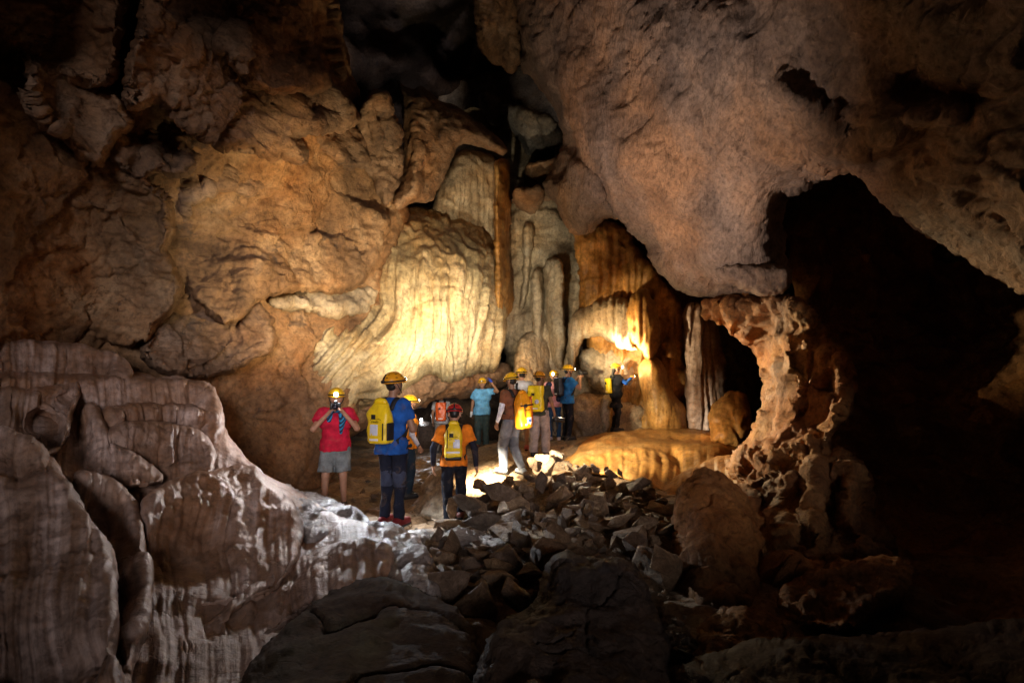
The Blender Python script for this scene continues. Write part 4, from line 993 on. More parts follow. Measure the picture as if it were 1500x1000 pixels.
def lamp_spot(parent, loc, aim_world, energy, col, cone, size=0.025):
    l = bpy.data.lights.new('lamp_fill_beam', 'SPOT'); l.energy = energy; l.color = col; l.spot_size = math.radians(cone); l.spot_blend = 1.0; l.shadow_soft_size = size  # some headlamps also carry extra beams added as fill
    o = bpy.data.objects.new('lamp_fill_beam', l); COL.objects.link(o); o.parent = parent; o.location = loc
    bpy.context.view_layer.update()
    mw = parent.matrix_world; wl = mw @ Vector(loc)
    q = (Vector(aim_world) - wl).to_track_quat('-Z', 'Y')
    o.rotation_euler = (mw.to_quaternion().inverted() @ q).to_euler()

def hand(wrist, d, palm_n, thumb_side, curl=0.5, s=1.0):
    """five tapered bent fingers; the palm itself is in the body surface"""
    d = unit(d); palm_n = unit(np.asarray(palm_n) - d * (np.asarray(palm_n) @ d)); side = np.cross(d, palm_n) * thumb_side
    out = []
    for i, (off, L) in enumerate([(0.030, .072), (0.010, .080), (-0.010, .074), (-0.029, .058)]):
        base = np.asarray(wrist) + d * .075 * s + side * off * s
        pts = [base]; cur = d; ang = 0
        for seg_l in (.45, .32, .23):
            ang += curl * 0.9
            cur = math.cos(ang) * d + math.sin(ang) * palm_n
            pts.append(pts[-1] + cur * L * seg_l * s)
        out.append(tube(pts, [.0095 * s, .009 * s, .008 * s, .006 * s], 6))
    tb = np.asarray(wrist) + d * .03 * s + side * .028 * s
    t1 = tb + (side * .7 + d * .7) * .035 * s; t2 = t1 + (side * .25 + d * .9 + palm_n * .3) * .03 * s; t3 = t2 + (d * .8 + palm_n * .5) * .024 * s
    out.append(tube([tb, t1, t2, t3], [.012 * s, .011 * s, .0095 * s, .007 * s], 6))
    return merge(*out)

def helmet(root, head, Rm, shell_mat, s=1.0, cross=False, lamp=None, strap=True, lampcol=None):
    """shell with peak, vents, rim band, head-lamp on its front; local axes of head: y forward"""
    e = lambda v: head + Rm @ (np.asarray(v, float) * s)
    nu, nv = 36, 14; V = []; Fs = []
    for j in range(nv + 1):
        ph = (math.pi / 2) * j / nv
        for i in range(nu):
            th = 2 * math.pi * i / nu; cx, cy = math.cos(th), math.sin(th)
            front = max(0, cy)
            r = math.cos(ph) ** 0.82
            x, y, z = .122 * r * cx, .148 * r * cy, .122 * math.sin(ph) + .030
            if j == 0: x *= 1.05; y *= 1.05; z -= .006 - .004 * front
            # side dips at ears and a slight ridge over the crown
            z += .006 * math.exp(-(x / .03) ** 2) * math.sin(ph)
            V.append(e((x, y, z)))
    for j in range(nv):
        for i in range(nu): Fs.append((j * nu + i, j * nu + (i + 1) % nu, (j + 1) * nu + (i + 1) % nu, (j + 1) * nu + i))
    Fs.append(tuple(range(nu - 1, -1, -1)))
    hm = part('helmet', (np.array(V), Fs), shell_mat, root)
    # peak
    pk = []; pf = []
    for i in range(13):
        th = math.radians(30 + 120 * i / 12); w = math.sin(math.pi * i / 12)
        for q, (k, dz) in enumerate(((.97, .034), (1.05 + .16 * w, .022 - .010 * w), (1.05 + .16 * w, .016 - .010 * w), (.97, .022))):
            pk.append(e((.122 * k * math.cos(th), .148 * k * math.sin(th), dz)))
    for i in range(12):
        for q in range(4): pf.append((i * 4 + q, i * 4 + (q + 1) % 4, i * 4 + 4 + (q + 1) % 4, i * 4 + 4 + q))
    part('peak', (np.array(pk), pf), shell_mat, hm)
    def on_shell(th, ph, k=1.0):
        r = math.cos(ph) ** .82
        return np.array((.122 * r * math.cos(th) * k, .148 * r * math.sin(th) * k, .122 * math.sin(ph) * k + .030))
    # vents
    for th, ph in ((-1.9, .55), (-1.24, .55), (-2.0, .95), (-1.14, .95), (-.25, .5), (-2.9, .5), (.35, .6), (2.8, .6), (-.2, .95), (-2.95, .95)):
        p = on_shell(th, ph); nn = unit(p * np.array([1 / .122 ** 2, 1 / .148 ** 2, 1 / .122 ** 2]))
        t1 = unit(np.cross(nn, [0, 0, 1])); t2 = np.cross(nn, t1)
        B = Rm @ np.stack([t1, t2, nn], 1)
        part('vent', ellipsoid(e(p), (.018 * s, .007 * s, .003 * s), 10, 6, -1.0, B), RUBBER, hm)
    # elastic band of the lamp round the shell
    ring = [e(on_shell(2 * math.pi * i / 28, .12, 1.025)) for i in range(29)]
    nrm = [Rm @ np.array([math.cos(2 * math.pi * i / 28), math.sin(2 * math.pi * i / 28), .1]) for i in range(29)]
    part('lamp_band', ribbon(ring, nrm, .020 * s, .005 * s), BLACK, hm)
    if cross:
        arc = [e(on_shell(math.pi / 2 if a < math.pi / 2 else -math.pi / 2, a if a < math.pi / 2 else math.pi - a, 1.025)) for a in np.linspace(.1, math.pi - .1, 22)]
        nr = [Rm @ unit(on_shell(math.pi / 2 if a < math.pi / 2 else -math.pi / 2, a if a < math.pi / 2 else math.pi - a)) for a in np.linspace(.1, math.pi - .1, 22)]
        part('crown_strap', ribbon(arc, nr, .022 * s, .005 * s), BLACK, hm)
    # lamp on the front, battery pack at the rear
    lp = part('headlamp', rbox(e((0, .166, .052)), (.062 * s, .034 * s, .042 * s), .008 * s, Rm), RUBBER, hm)
    part('battery_pack', rbox(e((0, -.158, .048)), (.05 * s, .026 * s, .034 * s), .007 * s, Rm), RUBBER, hm)
    lr_ = .030 if lampcol is BULB_COLD else .021
    lens = tube([e((0, .180, .052)), e((0, .190, .052)), e((0, .193, .052))], [lr_ * s, lr_ * s, lr_ * .75 * s], 16)
    part('lamp_lens', lens, (lampcol or LENS_OFF), lp)
    if lamp:
        for (aim, en, col, cone) in lamp: lamp_spot(root, e((0, .225, .07)), aim, en, col, cone, .07 if cone > 70 else .03)
    if strap:
        for sx in (-1, 1):
            pts = [e((sx * .108, .03, .03)), e((sx * .098, .03, -.03)), e((sx * .062, .06, -.10)), e((0, .075, -.128))]
            part('chin_strap', tube(pts, .006 * s, 6), BLACK, hm)
            pts = [e((sx * .108, -.05, .03)), e((sx * .100, .0, -.035)), e((sx * .075, .045, -.085))]
            part('chin_strap', tube(pts, .005 * s, 6), BLACK, hm)
    return hm

def person(key, yaw, H, label, pose, wear, group='cave visitors'):
    """pose: joints in local metres for a 1.75 m body (x right, y forward); wear: what is drawn over the body"""
    u, v, D = FEET[key]; foot = at(u, v, D)
    s = H / 1.75; h = 0.0125 if D < 9.2 else 0.0165
    root = empty('person', foot, math.radians(yaw)); tag(root, label, 'person', group)
    J = dict(hipL=(-.095, 0, .92), hipR=(.095, 0, .92), kneeL=(-.105, .02, .50), kneeR=(.105, .02, .50), ankL=(-.11, -.03, .09), ankR=(.11, -.03, .09),
             shL=(-.185, 0, 1.42), shR=(.185, 0, 1.42), elL=(-.25, -.02, 1.13), elR=(.25, -.02, 1.13), wrL=(-.25, .08, .88), wrR=(.25, .08, .88))
    J.update(pose.get('j', {})); J = {k: np.array(q, float) for k, q in J.items()}
    drop = pose.get('drop', 0.0)
    lean = rotx(-pose.get('lean', 0.0)); tw = rotz(pose.get('twist', 0.0)); piv = np.array([0, 0, .95])
    def up(p): return piv + lean @ (tw @ (np.asarray(p, float) - piv))
    free = pose.get('free', ())
    for k in ('shL', 'shR', 'elL', 'elR', 'wrL', 'wrR'):
        if k not in free: J[k] = up(J[k])
    head = up((0, .015, 1.655)); Rh = rotz(pose.get('hyaw', 0.0)) @ rotx(pose.get('hpitch', 0.0)) @ (np.eye(3))
    sc = lambda p: np.asarray(p, float) * s
    female = wear.get('female', False); w = 0.93 if female else 1.0
    tor = [(up((-.075, -.005, .97)), up((.075, -.005, .97)), .115, .115), (up((-.055 * w, 0, 1.12)), up((.055 * w, 0, 1.12)), .108 * w, .108 * w),
           (up((-.095 * w, .01, 1.29)), up((.095 * w, .01, 1.29)), .115 * w, .115 * w), (up((-.145 * w, -.005, 1.405)), up((.145 * w, -.005, 1.405)), .068, .068)]
    neck = [(up((0, -.005, 1.42)), up((0, .01, 1.56)), .062, .052)]
    hd = lambda p: head + Rh @ np.asarray(p, float)
    headp = [(hd((0, -.012, .03)), hd((0, .012, .0)), .088, .084), (hd((0, .03, -.06)), hd((0, .05, -.085)), .058, .042), (hd((-.03, .035, -.02)), hd((.03, .035, -.02)), .06, .06)]
    face = [(hd((0, .092, .005)), hd((0, .110, -.030)), .010, .016), (hd((-.086, -.005, .0)), hd((-.09, -.012, -.035)), .018, .013), (hd((.086, -.005, .0)), hd((.09, -.012, -.035)), .018, .013)]
    arms = {}; legs = {}
    for S in 'LR':
        arms[S] = [(J['sh' + S], J['el' + S], .050, .040), (J['el' + S], J['wr' + S], .040, .027)]
        legs[S] = [(J['hip' + S], J['knee' + S], .083, .056), (J['knee' + S], J['ank' + S], .056, .038)]
    def footp(S, g=0.0):
        a = J['ank' + S]; toe = pose.get('toe' + S)
        f = np.array([0.02 if S == 'R' else -0.02, .15, -.045]) if toe is None else np.array(toe, float)
        heel = a + np.array([0, -.045, -.045])
        return [(a + np.array([0, 0, -.01]), heel, .042 + g, .038 + g), (heel, a + f, .038 + g, .032 + g)]
    palms = []
    hands = []
    for S in 'LR':
        e_, w_ = J['el' + S], J['wr' + S]; dr = unit(w_ - e_)
        hp = pose.get('hand' + S, {})
        dr = unit(hp.get('d', dr)); pn = np.array(hp.get('n', (1, 0, 0) if S == 'L' else (-1, 0, 0)), float)
        pn = unit(pn - dr * (pn @ dr)); sd = np.cross(dr, pn)
        palms += [(w_ + sd * .014 + dr * .015, w_ + sd * .022 + dr * .07, .019, .016), (w_ - sd * .014 + dr * .015, w_ - sd * .022 + dr * .07, .019, .016)]
        hands.append(hand(w_, dr, pn, hp.get('t', 1 if S == 'L' else -1), hp.get('curl', .45)))
    scale = lambda prims: [tuple([sc(p[0]), sc(p[1]), p[2] * s, p[3] * s] + ([[(sc(c), n) for c, n in p[4]]] if len(p) > 4 else [])) for p in prims]
    skin = wear.get('skin', SKIN)
    body = tor + neck + headp + face + arms['L'] + arms['R'] + legs['L'] + legs['R'] + footp('L') + footp('R') + palms
    V, Q = sdf_mesh(scale([(a, b, ra - .004 if ra > .06 else ra, rb - .004 if rb > .06 else rb) for a, b, ra, rb in body]), h, 0.022 * s)
    hv = merge((V, [tuple(q) for q in Q]), *[(x[0] * s, x[1]) for x in hands])
    bd = part('body', hv, skin, root)
    # face
    for sx in (-1, 1):
        part('eye', ellipsoid(sc(hd((sx * .033, .088, .004))), (.014 * s, .008 * s, .008 * s), 10, 6), EYE, bd)
        part('eyebrow', tube([sc(hd((sx * .016, .098, .024))), sc(hd((sx * .05, .088, .024)))], .005 * s, 6), HAIR, bd)
    part('mouth', tube([sc(hd((-.024, .088, -.068))), sc(hd((0, .096, -.067))), sc(hd((.024, .088, -.068)))], [.005 * s, .007 * s, .005 * s], 6), LIP, bd)
    # hair cap
    hr = [(hd((0, -.022, .030)), hd((0, -.024, -.010)), .086, .070)]
    if wear.get('longhair'): hr.append((hd((0, -.075, -.05)), up((0, -.10, 1.38)), .05, .028))
    V, Q = sdf_mesh(scale(hr), h, .02, clips=[(sc(hd((0, .02, 0))), Rh @ np.array([0, 1, 0.25]))], noise=.004, nf=30)
    part('hair', (V, Q), HAIR, root)
    rnd = abs(hash(key)) % 97 if False else sum(map(ord, key))
    # shirt
    g = wear.get('loose', .018)
    hem = wear.get('hem', .86); st = [(a, b, ra + g, rb + g) for a, b, ra, rb in tor]
    st.append((up((-.07, -.005, hem + .02)), up((.07, -.005, hem + .02)), .112 + g * 1.3, .112 + g * 1.3))
    st.append((up((0, -.005, 1.42)), up((0, .0, 1.465)), .066, .064))
    cuffs = []
    for S in 'LR':
        a, b = J['sh' + S], J['el' + S]; f = wear.get('sleeve', .62)
        if f <= 1.0:
            e_ = a + (b - a) * (f + .12); cut = a + (b - a) * f
            st.append((a, e_, .056 + g, .052 + g * 1.2, [(cut, unit(b - a))]))
        else:
            st.append((a, b, .053 + g, .046 + g)); w_ = J['wr' + S]; st.append((b, w_, .046 + g, .031 + g * .6, [(b + (w_ - b) * .96, unit(w_ - b))]))
    hn = lean @ np.array([0, 0, -1.0])
    V, Q = sdf_mesh(scale(st), h, .028 * s, clips=[(sc(up((0, 0, hem))), hn)], noise=.015, nf=7, seed=rnd)
    shirt = part(wear.get('top', 'shirt'), (V, Q), cloth(wear['shirt']), root)
    if 'under' in wear:       # long sleeves of another colour
        for S in wear.get('under_arms', 'LR'):
            a, b, w_ = J['sh' + S], J['el' + S], J['wr' + S]
            V, Q = sdf_mesh(scale([(a + (b - a) * .3, b, .058, .049), (b, w_, .049, .034, [(b + (w_ - b) * .95, unit(w_ - b))])]), h, .02, noise=.004, nf=14, seed=rnd)
            part('sleeve', (V, Q), cloth(wear['under']), root)
    # trousers / shorts
    tr = [(np.array((-.075, -.005, .95)), np.array((.075, -.005, .95)), .120, .120), (np.array((-.06, 0, 1.03)), np.array((.06, 0, 1.03)), .112, .112)]
    gl = wear.get('leg_loose', .022)
    for S in 'LR':
        hp_, kn, an = J['hip' + S], J['knee' + S], J['ank' + S]
        if wear.get('shorts'):
            f = wear['shorts']; e_ = hp_ + (kn - hp_) * (f + .15); c = hp_ + (kn - hp_) * f
            tr.append((hp_, e_, .092 + gl, .078 + gl * 1.3, [(c, unit(kn - hp_))]))
        else:
            tr.append((hp_, kn, .088 + gl * .7, .060 + gl)); tr.append((kn, an + (an - kn) * .05, .060 + gl, .046 + gl, [(an + (an - kn) * .03, unit(an - kn))]))
    V, Q = sdf_mesh(scale(tr), h, .022 * s, clips=[(sc((0, 0, 1.02)), (0, 0, 1))], noise=.016, nf=6.5, seed=rnd + 3)
    pants = part('shorts' if wear.get('shorts') else 'trousers', (V, Q), cloth(wear['pants']), root)
    if 'thigh' in wear:
        for S in 'LR':
            kn, an, hp_ = J['knee' + S], J['ank' + S], J['hip' + S]
            a = kn + (hp_ - kn) * .38; b = kn + (an - kn) * .10
            V, Q = sdf_mesh(scale([(a, b, .060 + gl + .011, .060 + gl + .005, [(a, unit(a - b)), (b, unit(b - a))])]), h, .02, noise=.008, nf=7, seed=rnd + 3)
            part('knee_panel', (V, Q), cloth(wear['thigh']), pants)
    # shoes
    for S in 'LR':
        pr = footp(S, .012)
        V, Q = sdf_mesh(scale(pr), h * .9, .02)
        sh = part('shoe', (V, Q), cloth(wear.get('shoes', (.05, .05, .055)), .6, 'leather'), root)
        a, b = pr[1][0] + np.array([0, -.03, -.036]), pr[1][1] + np.array([0, .02, -.030])
        V, Q = sdf_mesh(scale([(a, b, .040, .036)]), h * .9, .02, clips=[(sc((0, 0, max(a[2], b[2]) + .012)), (0, 0, 1))])
        if len(V): part('sole', (V, Q), RUBBER, sh)
    for S, c in wear.get('gloves', {}).items():
        w_ = J['wr' + S]; dr = unit(pose.get('hand' + S, {}).get('d', w_ - J['el' + S])); pn = np.array(pose.get('hand' + S, {}).get('n', (1, 0, 0) if S == 'L' else (-1, 0, 0)), float); pn = unit(pn - dr * (pn @ dr)); sd = np.cross(dr, pn)
        V, Q = sdf_mesh(scale([(w_ - dr * .03, w_ + dr * .02, .036, .034), (w_ + sd * .018 + dr * .015, w_ + sd * .026 + dr * .08, .026, .024), (w_ - sd * .018 + dr * .015, w_ - sd * .026 + dr * .08, .026, .024)]), h * .8, .02)
        hh = hands['LR'.index(S)]
        cen = np.asarray(w_)
        part('glove', merge((V, [tuple(q) for q in Q]), ((hh[0] + 0) * s * 1.0, hh[1])), cloth(c), root)
    if 'watch' in wear:
        S = wear['watch']; w_ = J['wr' + S]; dr = unit(w_ - J['el' + S]); c = w_ - dr * .03
        part('watch', tube([sc(c - dr * .014), sc(c + dr * .014)], .036 * s, 14), RUBBER, root)
    def W2(p): return np.asarray(foot) + rotz(math.radians(yaw)) @ (np.asarray(p, float) * s)
    hm = helmet(root, sc(hd((0, 0, -.004))), Rh, wear.get('helmet', YELLOW_H), s, wear.get('cross', False), wear.get('lamp'), lampcol=wear.get('lampcol'))
    return dict(root=root, J=J, up=up, s=s, yaw=yaw, foot=np.asarray(foot), world=W2, hd=hd, sc=sc, shirt=shirt, pants=pants)

def text_mesh(txt, size):
    cu = bpy.data.curves.new('t', 'FONT'); cu.body = txt; cu.size = size; cu.extrude = .0008; cu.align_x = 'CENTER'; cu.shear = .2; cu.resolution_u = 2
    ob = bpy.data.objects.new('t', cu); COL.objects.link(ob)
    dg = bpy.context.evaluated_depsgraph_get(); me = bpy.data.meshes.new_from_object(ob.evaluated_get(dg))
    V = np.array([v.co[:] for v in me.vertices]); Fs = [tuple(p.vertices) for p in me.polygons]
    bpy.data.objects.remove(ob); bpy.data.meshes.remove(me); return V, Fs

def backpack(pr, col, label, Wd=.30, Hh=.52, Dp=.17, zc=1.20, off=(0, 0), tilt=0.0, rollz=0.0, style='dry', side_col=None, top=True, strapcol=None, group='visitors\' backpacks', logo=True):
    """dry bag worn on the back; local y points away from the wearer's front"""
    up, s = pr['up'], pr['s']
    base = pr['world'](up((off[0], -.145 - Dp / 2 + off[1], zc - Hh / 2)))
    root = empty('backpack', base, math.radians(pr['yaw'])); tag(root, label, 'backpack', group)
    root.rotation_euler = (tilt, rollz, math.radians(pr['yaw']))
    mat = cloth(col, .42, 'coated_fabric')
    nu, nv = 40, 26; V = []; Fs = []
    ex = 4.0
    for j in range(nv + 1):
        t = j / nv
        z = Hh * t
        if t < .08: k = .82 + .18 * math.sin(t / .08 * math.pi / 2)
        elif t > .72 and top: k = 1 - .55 * ((t - .72) / .28) ** 1.4
        else: k = 1
        kx = k if not (t > .72 and top) else 1 - .42 * ((t - .72) / .28) ** 1.2
        for i in range(nu):
            a = 2 * math.pi * i / nu; c, sn = math.cos(a), math.sin(a)
            r = (abs(c) ** ex + abs(sn) ** ex) ** (-1 / ex)
            V.append((Wd / 2 * r * c * kx, -Dp / 2 * r * sn * k, z))
    V = np.array(V)
    V += (0.020 * perlin(V * 8 + len(label)) + .010 * perlin(V * np.array([18, 18, 9]) + 3))[:, None] * np.array([.6, 1, 0])
    for j in range(nv):
        for i in range(nu): Fs.append((j * nu + i, j * nu + (i + 1) % nu, (j + 1) * nu + (i + 1) % nu, (j + 1) * nu + i))
    Fs.append(tuple(range(nu - 1, -1, -1))); Fs.append(tuple(nv * nu + i for i in range(nu)))
    V *= s
    Fs = [f[::-1] for f in Fs]
    bagb = part('bag_body', (V, Fs), mat, root)
    yb = -Dp / 2 - .006
    def bx(name, c, size, m, bev=.003, par=root): return part(name, rbox(np.array(c) * s, np.array(size) * s, bev * s), m, par)
    if top:
        rt = tube([np.array((-Wd * .27, 0, Hh + .0)) * s, np.array((-Wd * .15, -.008, Hh + .022)) * s, np.array((0, .0, Hh + .028)) * s, np.array((Wd * .15, .008, Hh + .02)) * s, np.array((Wd * .27, 0, Hh + .0)) * s], [.024 * s, .034 * s, .036 * s, .034 * s, .024 * s], 10)
        part('roll_top', rt, mat, root)
        bx('buckle', (0, .02, Hh + .055), (.10, .03, .016), BLACK)
    bx('lash_tab', (-.03, yb, Hh * .66), (.055, .012, .055), BLACK)
    if style == 'dry':
        bx('reflective_patch', (-.02, yb, Hh * .34), (.105, .010, .125), REFLECT)
        bx('reflective_strip', (-.02, yb + .002, Hh * .10), (.12, .012, .026), WHITE)
        bx('side_pocket', (Wd / 2 + .003, -.01, Hh * .30), (.02, .12, .20), BLACK, .008)
        bx('pocket_frame', (Wd / 2 - .045, yb + .002, Hh * .30), (.012, .012, .19), BLACK)
    elif style == 'slim':
        bx('reflective_patch', (.045, yb, Hh * .42), (.095, .010, .12), REFLECT)
        bx('reflective_strip', (0, yb, Hh * .17), (.19, .010, .026), WHITE)
        bx('zip', (-.085, yb, Hh * .56), (.012, .010, .26), BLACK)
        bx('base_panel', (0, 0, .004), (Wd * .92, Dp * .9, .05), RUBBER, .02)
    else:
        bx('zip', (-.07, yb, Hh * .52), (.010, .010, .22), BLACK)
        bx('reflective_strip', (0, yb, Hh * .12), (.13, .010, .028), WHITE)
    if logo:
        tv, tf = text_mesh('Oxalis', .042)
        if len(tv):
            tv = np.stack([tv[:, 0] - .01, np.full(len(tv), yb - .003) - tv[:, 2], tv[:, 1] + Hh * .515], 1) * s
            part('logo', (tv, tf), RUBBER, root, False)
        arc = [np.array((-.075 + .15 * q, yb - .002, Hh * .575 + .020 * math.sin(q * math.pi) + .008 * math.sin(q * 9))) * s for q in np.linspace(0, 1, 12)]
        part('logo_line', tube(arc, .0028 * s, 5), RUBBER, root)
    # shoulder straps, drawn from the bag over the shoulders to its lower corners
    bpy.context.view_layer.update()
    inv = root.matrix_world.inverted()
    for sx in (-1, 1):
        lp = [(sx * .085, -.15, 1.36), (sx * .10, -.09, 1.475), (sx * .105, .0, 1.502), (sx * .11, .085, 1.44), (sx * .125, .150, 1.33), (sx * .150, .130, 1.20), (sx * .185, .03, 1.06), (sx * .155, -.12, .99)]
        pts = []; ns = []
        for q in lp:
            w_ = pr['world'](up(q)); pts.append(np.array(inv @ Vector(w_)))
            c = pr['world'](up((sx * .06, 0, min(q[2], 1.36)))); ns.append(np.array(inv.to_3x3() @ Vector(w_ - c)))
        # resample
        P = np.array(pts); t = np.arange(len(P)); tt = np.linspace(0, len(P) - 1, 26)
        Pi = np.stack([np.interp(tt, t, P[:, k]) for k in range(3)], 1); Ni = np.stack([np.interp(tt, t, np.array(ns)[:, k]) for k in range(3)], 1)
        for _ in range(2): Pi[1:-1] = (Pi[:-2] + 2 * Pi[1:-1] + Pi[2:]) / 4
        part('shoulder_strap', ribbon(Pi, Ni, .055 * s, .012 * s), strapcol or BLACK, root)
    return root

def camera_thing(loc, yaw, label, s=1.0, pitch=0.0, lens_len=.13, lens_r=.038):
    root = empty('photo_camera', loc); root.rotation_euler = (pitch, 0, math.radians(yaw)); tag(root, label, 'camera', 'hand-held cameras')
    part('camera_body', merge(rbox((0, 0, 0), (.145 * s, .06 * s, .10 * s), .012 * s), rbox((.06 * s, .02 * s, -.005 * s), (.034 * s, .05 * s, .095 * s), .012 * s)), RUBBER, root)
    part('viewfinder_hump', rbox((0, 0, .06 * s), (.06 * s, .06 * s, .04 * s), .012 * s), RUBBER, root)
    ln = part('lens', tube([(0, .03 * s, 0), (0, .05 * s, 0), (0, .055 * s, 0), (0, (.03 + lens_len * .8) * s, 0), (0, (.03 + lens_len) * s, 0)], [lens_r * .9 * s, lens_r * .9 * s, lens_r * s, lens_r * s, lens_r * 1.12 * s], 20), RUBBER, root)
    part('front_glass', tube([(0, (.029 + lens_len) * s, 0), (0, (.033 + lens_len) * s, 0)], lens_r * .85 * s, 18), GLASS, ln)
    return root

KW = (1.0, 0.83, 0.56); KC = (0.86, 0.92, 1.0); KA = (1.0, 0.76, 0.43)
# 1 photographer in red, facing the camera
p = person('red', 195, 1.72, 'person in red shirt and grey shorts photographing with a lit headlamp', dict(j=dict(elL=(-.31, .16, 1.20), elR=(.31, .16, 1.20), wrL=(-.09, .24, 1.46), wrR=(.09, .24, 1.44), ankL=(-.14, -.02, .09), ankR=(.14, 0, .09), kneeL=(-.12, .03, .5), kneeR=(.13, .03, .5)), handL=dict(d=(.5, .5, .7), n=(.6, -.2, -.6), curl=.9), handR=dict(d=(-.5, .5, .7), n=(-.6, -.2, -.6), curl=.9)),
           dict(shirt=(.50, .012, .045), pants=(.20, .235, .25), shorts=.86, leg_loose=.03, skin=SKIN, loose=.036, helmet=YELLOW_H, lampcol=BULB_COLD, shoes=(.10, .08, .07), sleeve=.6,
                lamp=[(at(585, 742, 6.9), 420, KC, 66), (at(225, 665, 5.6), 120, (1.0, .90, .88), 98)]))  # the terrace beam is added fill, for sheen on the steps
camera_thing(p['world'](np.array((0, .26, 1.53))), 195, 'black camera held to the face by person in red')
def strap_thing(pr, pts, width, mat, label, cat, name, th=.008):
    root_loc = pr['world'](pts[-1]); w = [pr['world'](q) for q in pts]
    V, Fs = ribbon(w, [w_ - pr['world']((0, 0, q[2])) + np.array([0, 0, .001]) for w_, q in zip(w, pts)], width, th)
    o = mesh_obj(name, V, Fs, mat); tag(o, label, cat); return o
scm, nt_, b_ = nodes_of('patterned_blue_cloth')
tc_ = nt_.nodes.new('ShaderNodeTexCoord'); wv = nt_.nodes.new('ShaderNodeTexWave'); wv.inputs['Scale'].default_value = 9; wv.inputs['Distortion'].default_value = 1.5; wv.bands_direction = 'DIAGONAL'
nt_.links.new(tc_.outputs['Object'], wv.inputs[0]); nt_.links.new(ramp_n(nt_, wv.outputs['Fac'], [(.4, (.01, .02, .05)), (.6, (.02, .22, .45))]), b_.inputs['Base Color']); b_.inputs['Roughness'].default_value = .8
V, Q = sdf_mesh([(np.array(a) * p['s'], np.array(b) * p['s'], ra, rb) for a, b, ra, rb in [((-.06, .14, 1.47), (-.10, .165, 1.34), .035, .05), ((-.10, .165, 1.34), (-.08, .175, 1.14), .05, .022), ((.07, .13, 1.46), (.09, .155, 1.33), .03, .038), ((-.06, .14, 1.47), (.07, .13, 1.46), .03, .03)]], .012, .02, noise=.006, nf=12)
part('neck_scarf', (V, Q), scm, p['root'])
# 2 blue polo, back turned
p = person('polo', -24, 1.73, 'person in blue polo shirt and navy trousers standing with back turned', dict(j=dict(elL=(-.27, .06, 1.13), elR=(.28, .02, 1.13), wrL=(-.14, .27, 1.12), wrR=(.15, .27, 1.14), ankR=(.10, .02, .09), kneeR=(.10, .03, .5), ankL=(-.12, .05, .09), kneeL=(-.11, .09, .5)), hpitch=.10, hyaw=-.25, handL=dict(curl=.8), handR=dict(curl=.8)),
           dict(shirt=(.012, .085, .36), pants=(.010, .013, .028), thigh=(.045, .055, .095), skin=SKIN_D, helmet=ORANGE_H, cross=True, shoes=(.24, .02, .025), hem=.84, leg_loose=.012,
                lamp=[(at(615, 470, 12), 500, KW, 75), (at(445, 365, 9.5), 720, KA, 78)], lampcol=BULB_WARM))  # the amber beam is added fill, for a glow on the left wall
backpack(p, (.86, .60, .012), 'yellow roll-top dry bag on the blue polo shirt', Wd=.29, Hh=.46, zc=1.21)
# 3 orange shirt behind the polo
p = person('vest', -62, 1.60, 'person in orange shirt with pale sleeve and watch behind blue polo', dict(j=dict(elR=(.25, -.02, 1.12), wrR=(.24, .12, .90), elL=(-.25, 0, 1.12), wrL=(-.22, .14, .92)), hyaw=.2),
           dict(shirt=(.78, .26, .012), pants=(.015, .03, .05), under=(.55, .57, .66), watch='R', skin=SKIN, hem=.86, lamp=[(at(625, 505, 12.0), 420, KW, 75)], lampcol=BULB_WARM, shoes=(.02, .02, .02)))
for sx in (-1, 1):
    part('harness_strap', ribbon([p['sc'](q) for q in ((sx * .10, -.08, 1.49), (sx * .11, .05, 1.49), (sx * .12, .15, 1.35), (sx * .06, .155, 1.15), (sx * .02, .15, 1.0))], [np.array(q) for q in ((0, -.3, 1), (0, .3, 1), (0, 1, .2), (0, 1, 0), (0, 1, 0))], .035, .02), BLACK, p['shirt'])
# 4 walker in orange top with black sleeves
p = person('walker', 4, 1.60, 'person in orange top with black sleeves walking away over the rubble', dict(lean=.18, hpitch=-.2, j=dict(elL=(-.30, -.02, 1.14), elR=(.30, -.02, 1.14), wrL=(-.30, .07, .89), wrR=(.33, .04, .87), hipL=(-.09, 0, .90), hipR=(.09, 0, .90), kneeL=(-.09, -.0, .48), ankL=(-.06, -.16, .09), kneeR=(.11, .16, .52), ankR=(.10, .10, .22)), toeL=(0, .13, -.05)),
           dict(shirt=(.76, .20, .012), pants=(.008, .010, .018), under=(.012, .013, .025), helmet=RED_H, cross=True, skin=SKIN, shoes=(.16, .045, .035), hem=.88, watch='L', sleeve=.66, leg_loose=.014, lamp=[(at(708, 693, 9.5), 4500, KW, 32), (at(895, 668, 10.8), 2600, KW, 40), (at(985, 225, 9.3), 820, (1, .82, .72), 76)], lampcol=BULB_WARM))  # ledge and ceiling beams are added fill beyond the real headlamp
backpack(p, (.84, .58, .015), 'slim yellow dry bag on the walker in orange top', Wd=.25, Hh=.48, Dp=.19, zc=1.22, tilt=-.18, style='slim')
# 5 far person with orange pack
p = person('far', 3, 1.70, 'distant person in pale grey shirt seen from behind in low passage', dict(j={}), dict(shirt=(.34, .35, .40), pants=(.20, .18, .17), skin=SKIN_D, lamp=[(at(600, 610, 18), 30, KC, 90)], lampcol=BULB_COLD))
backpack(p, (.66, .10, .012), 'orange backpack on the distant person under the dome', Wd=.30, Hh=.52, zc=1.2, style='plain', top=False, logo=False)
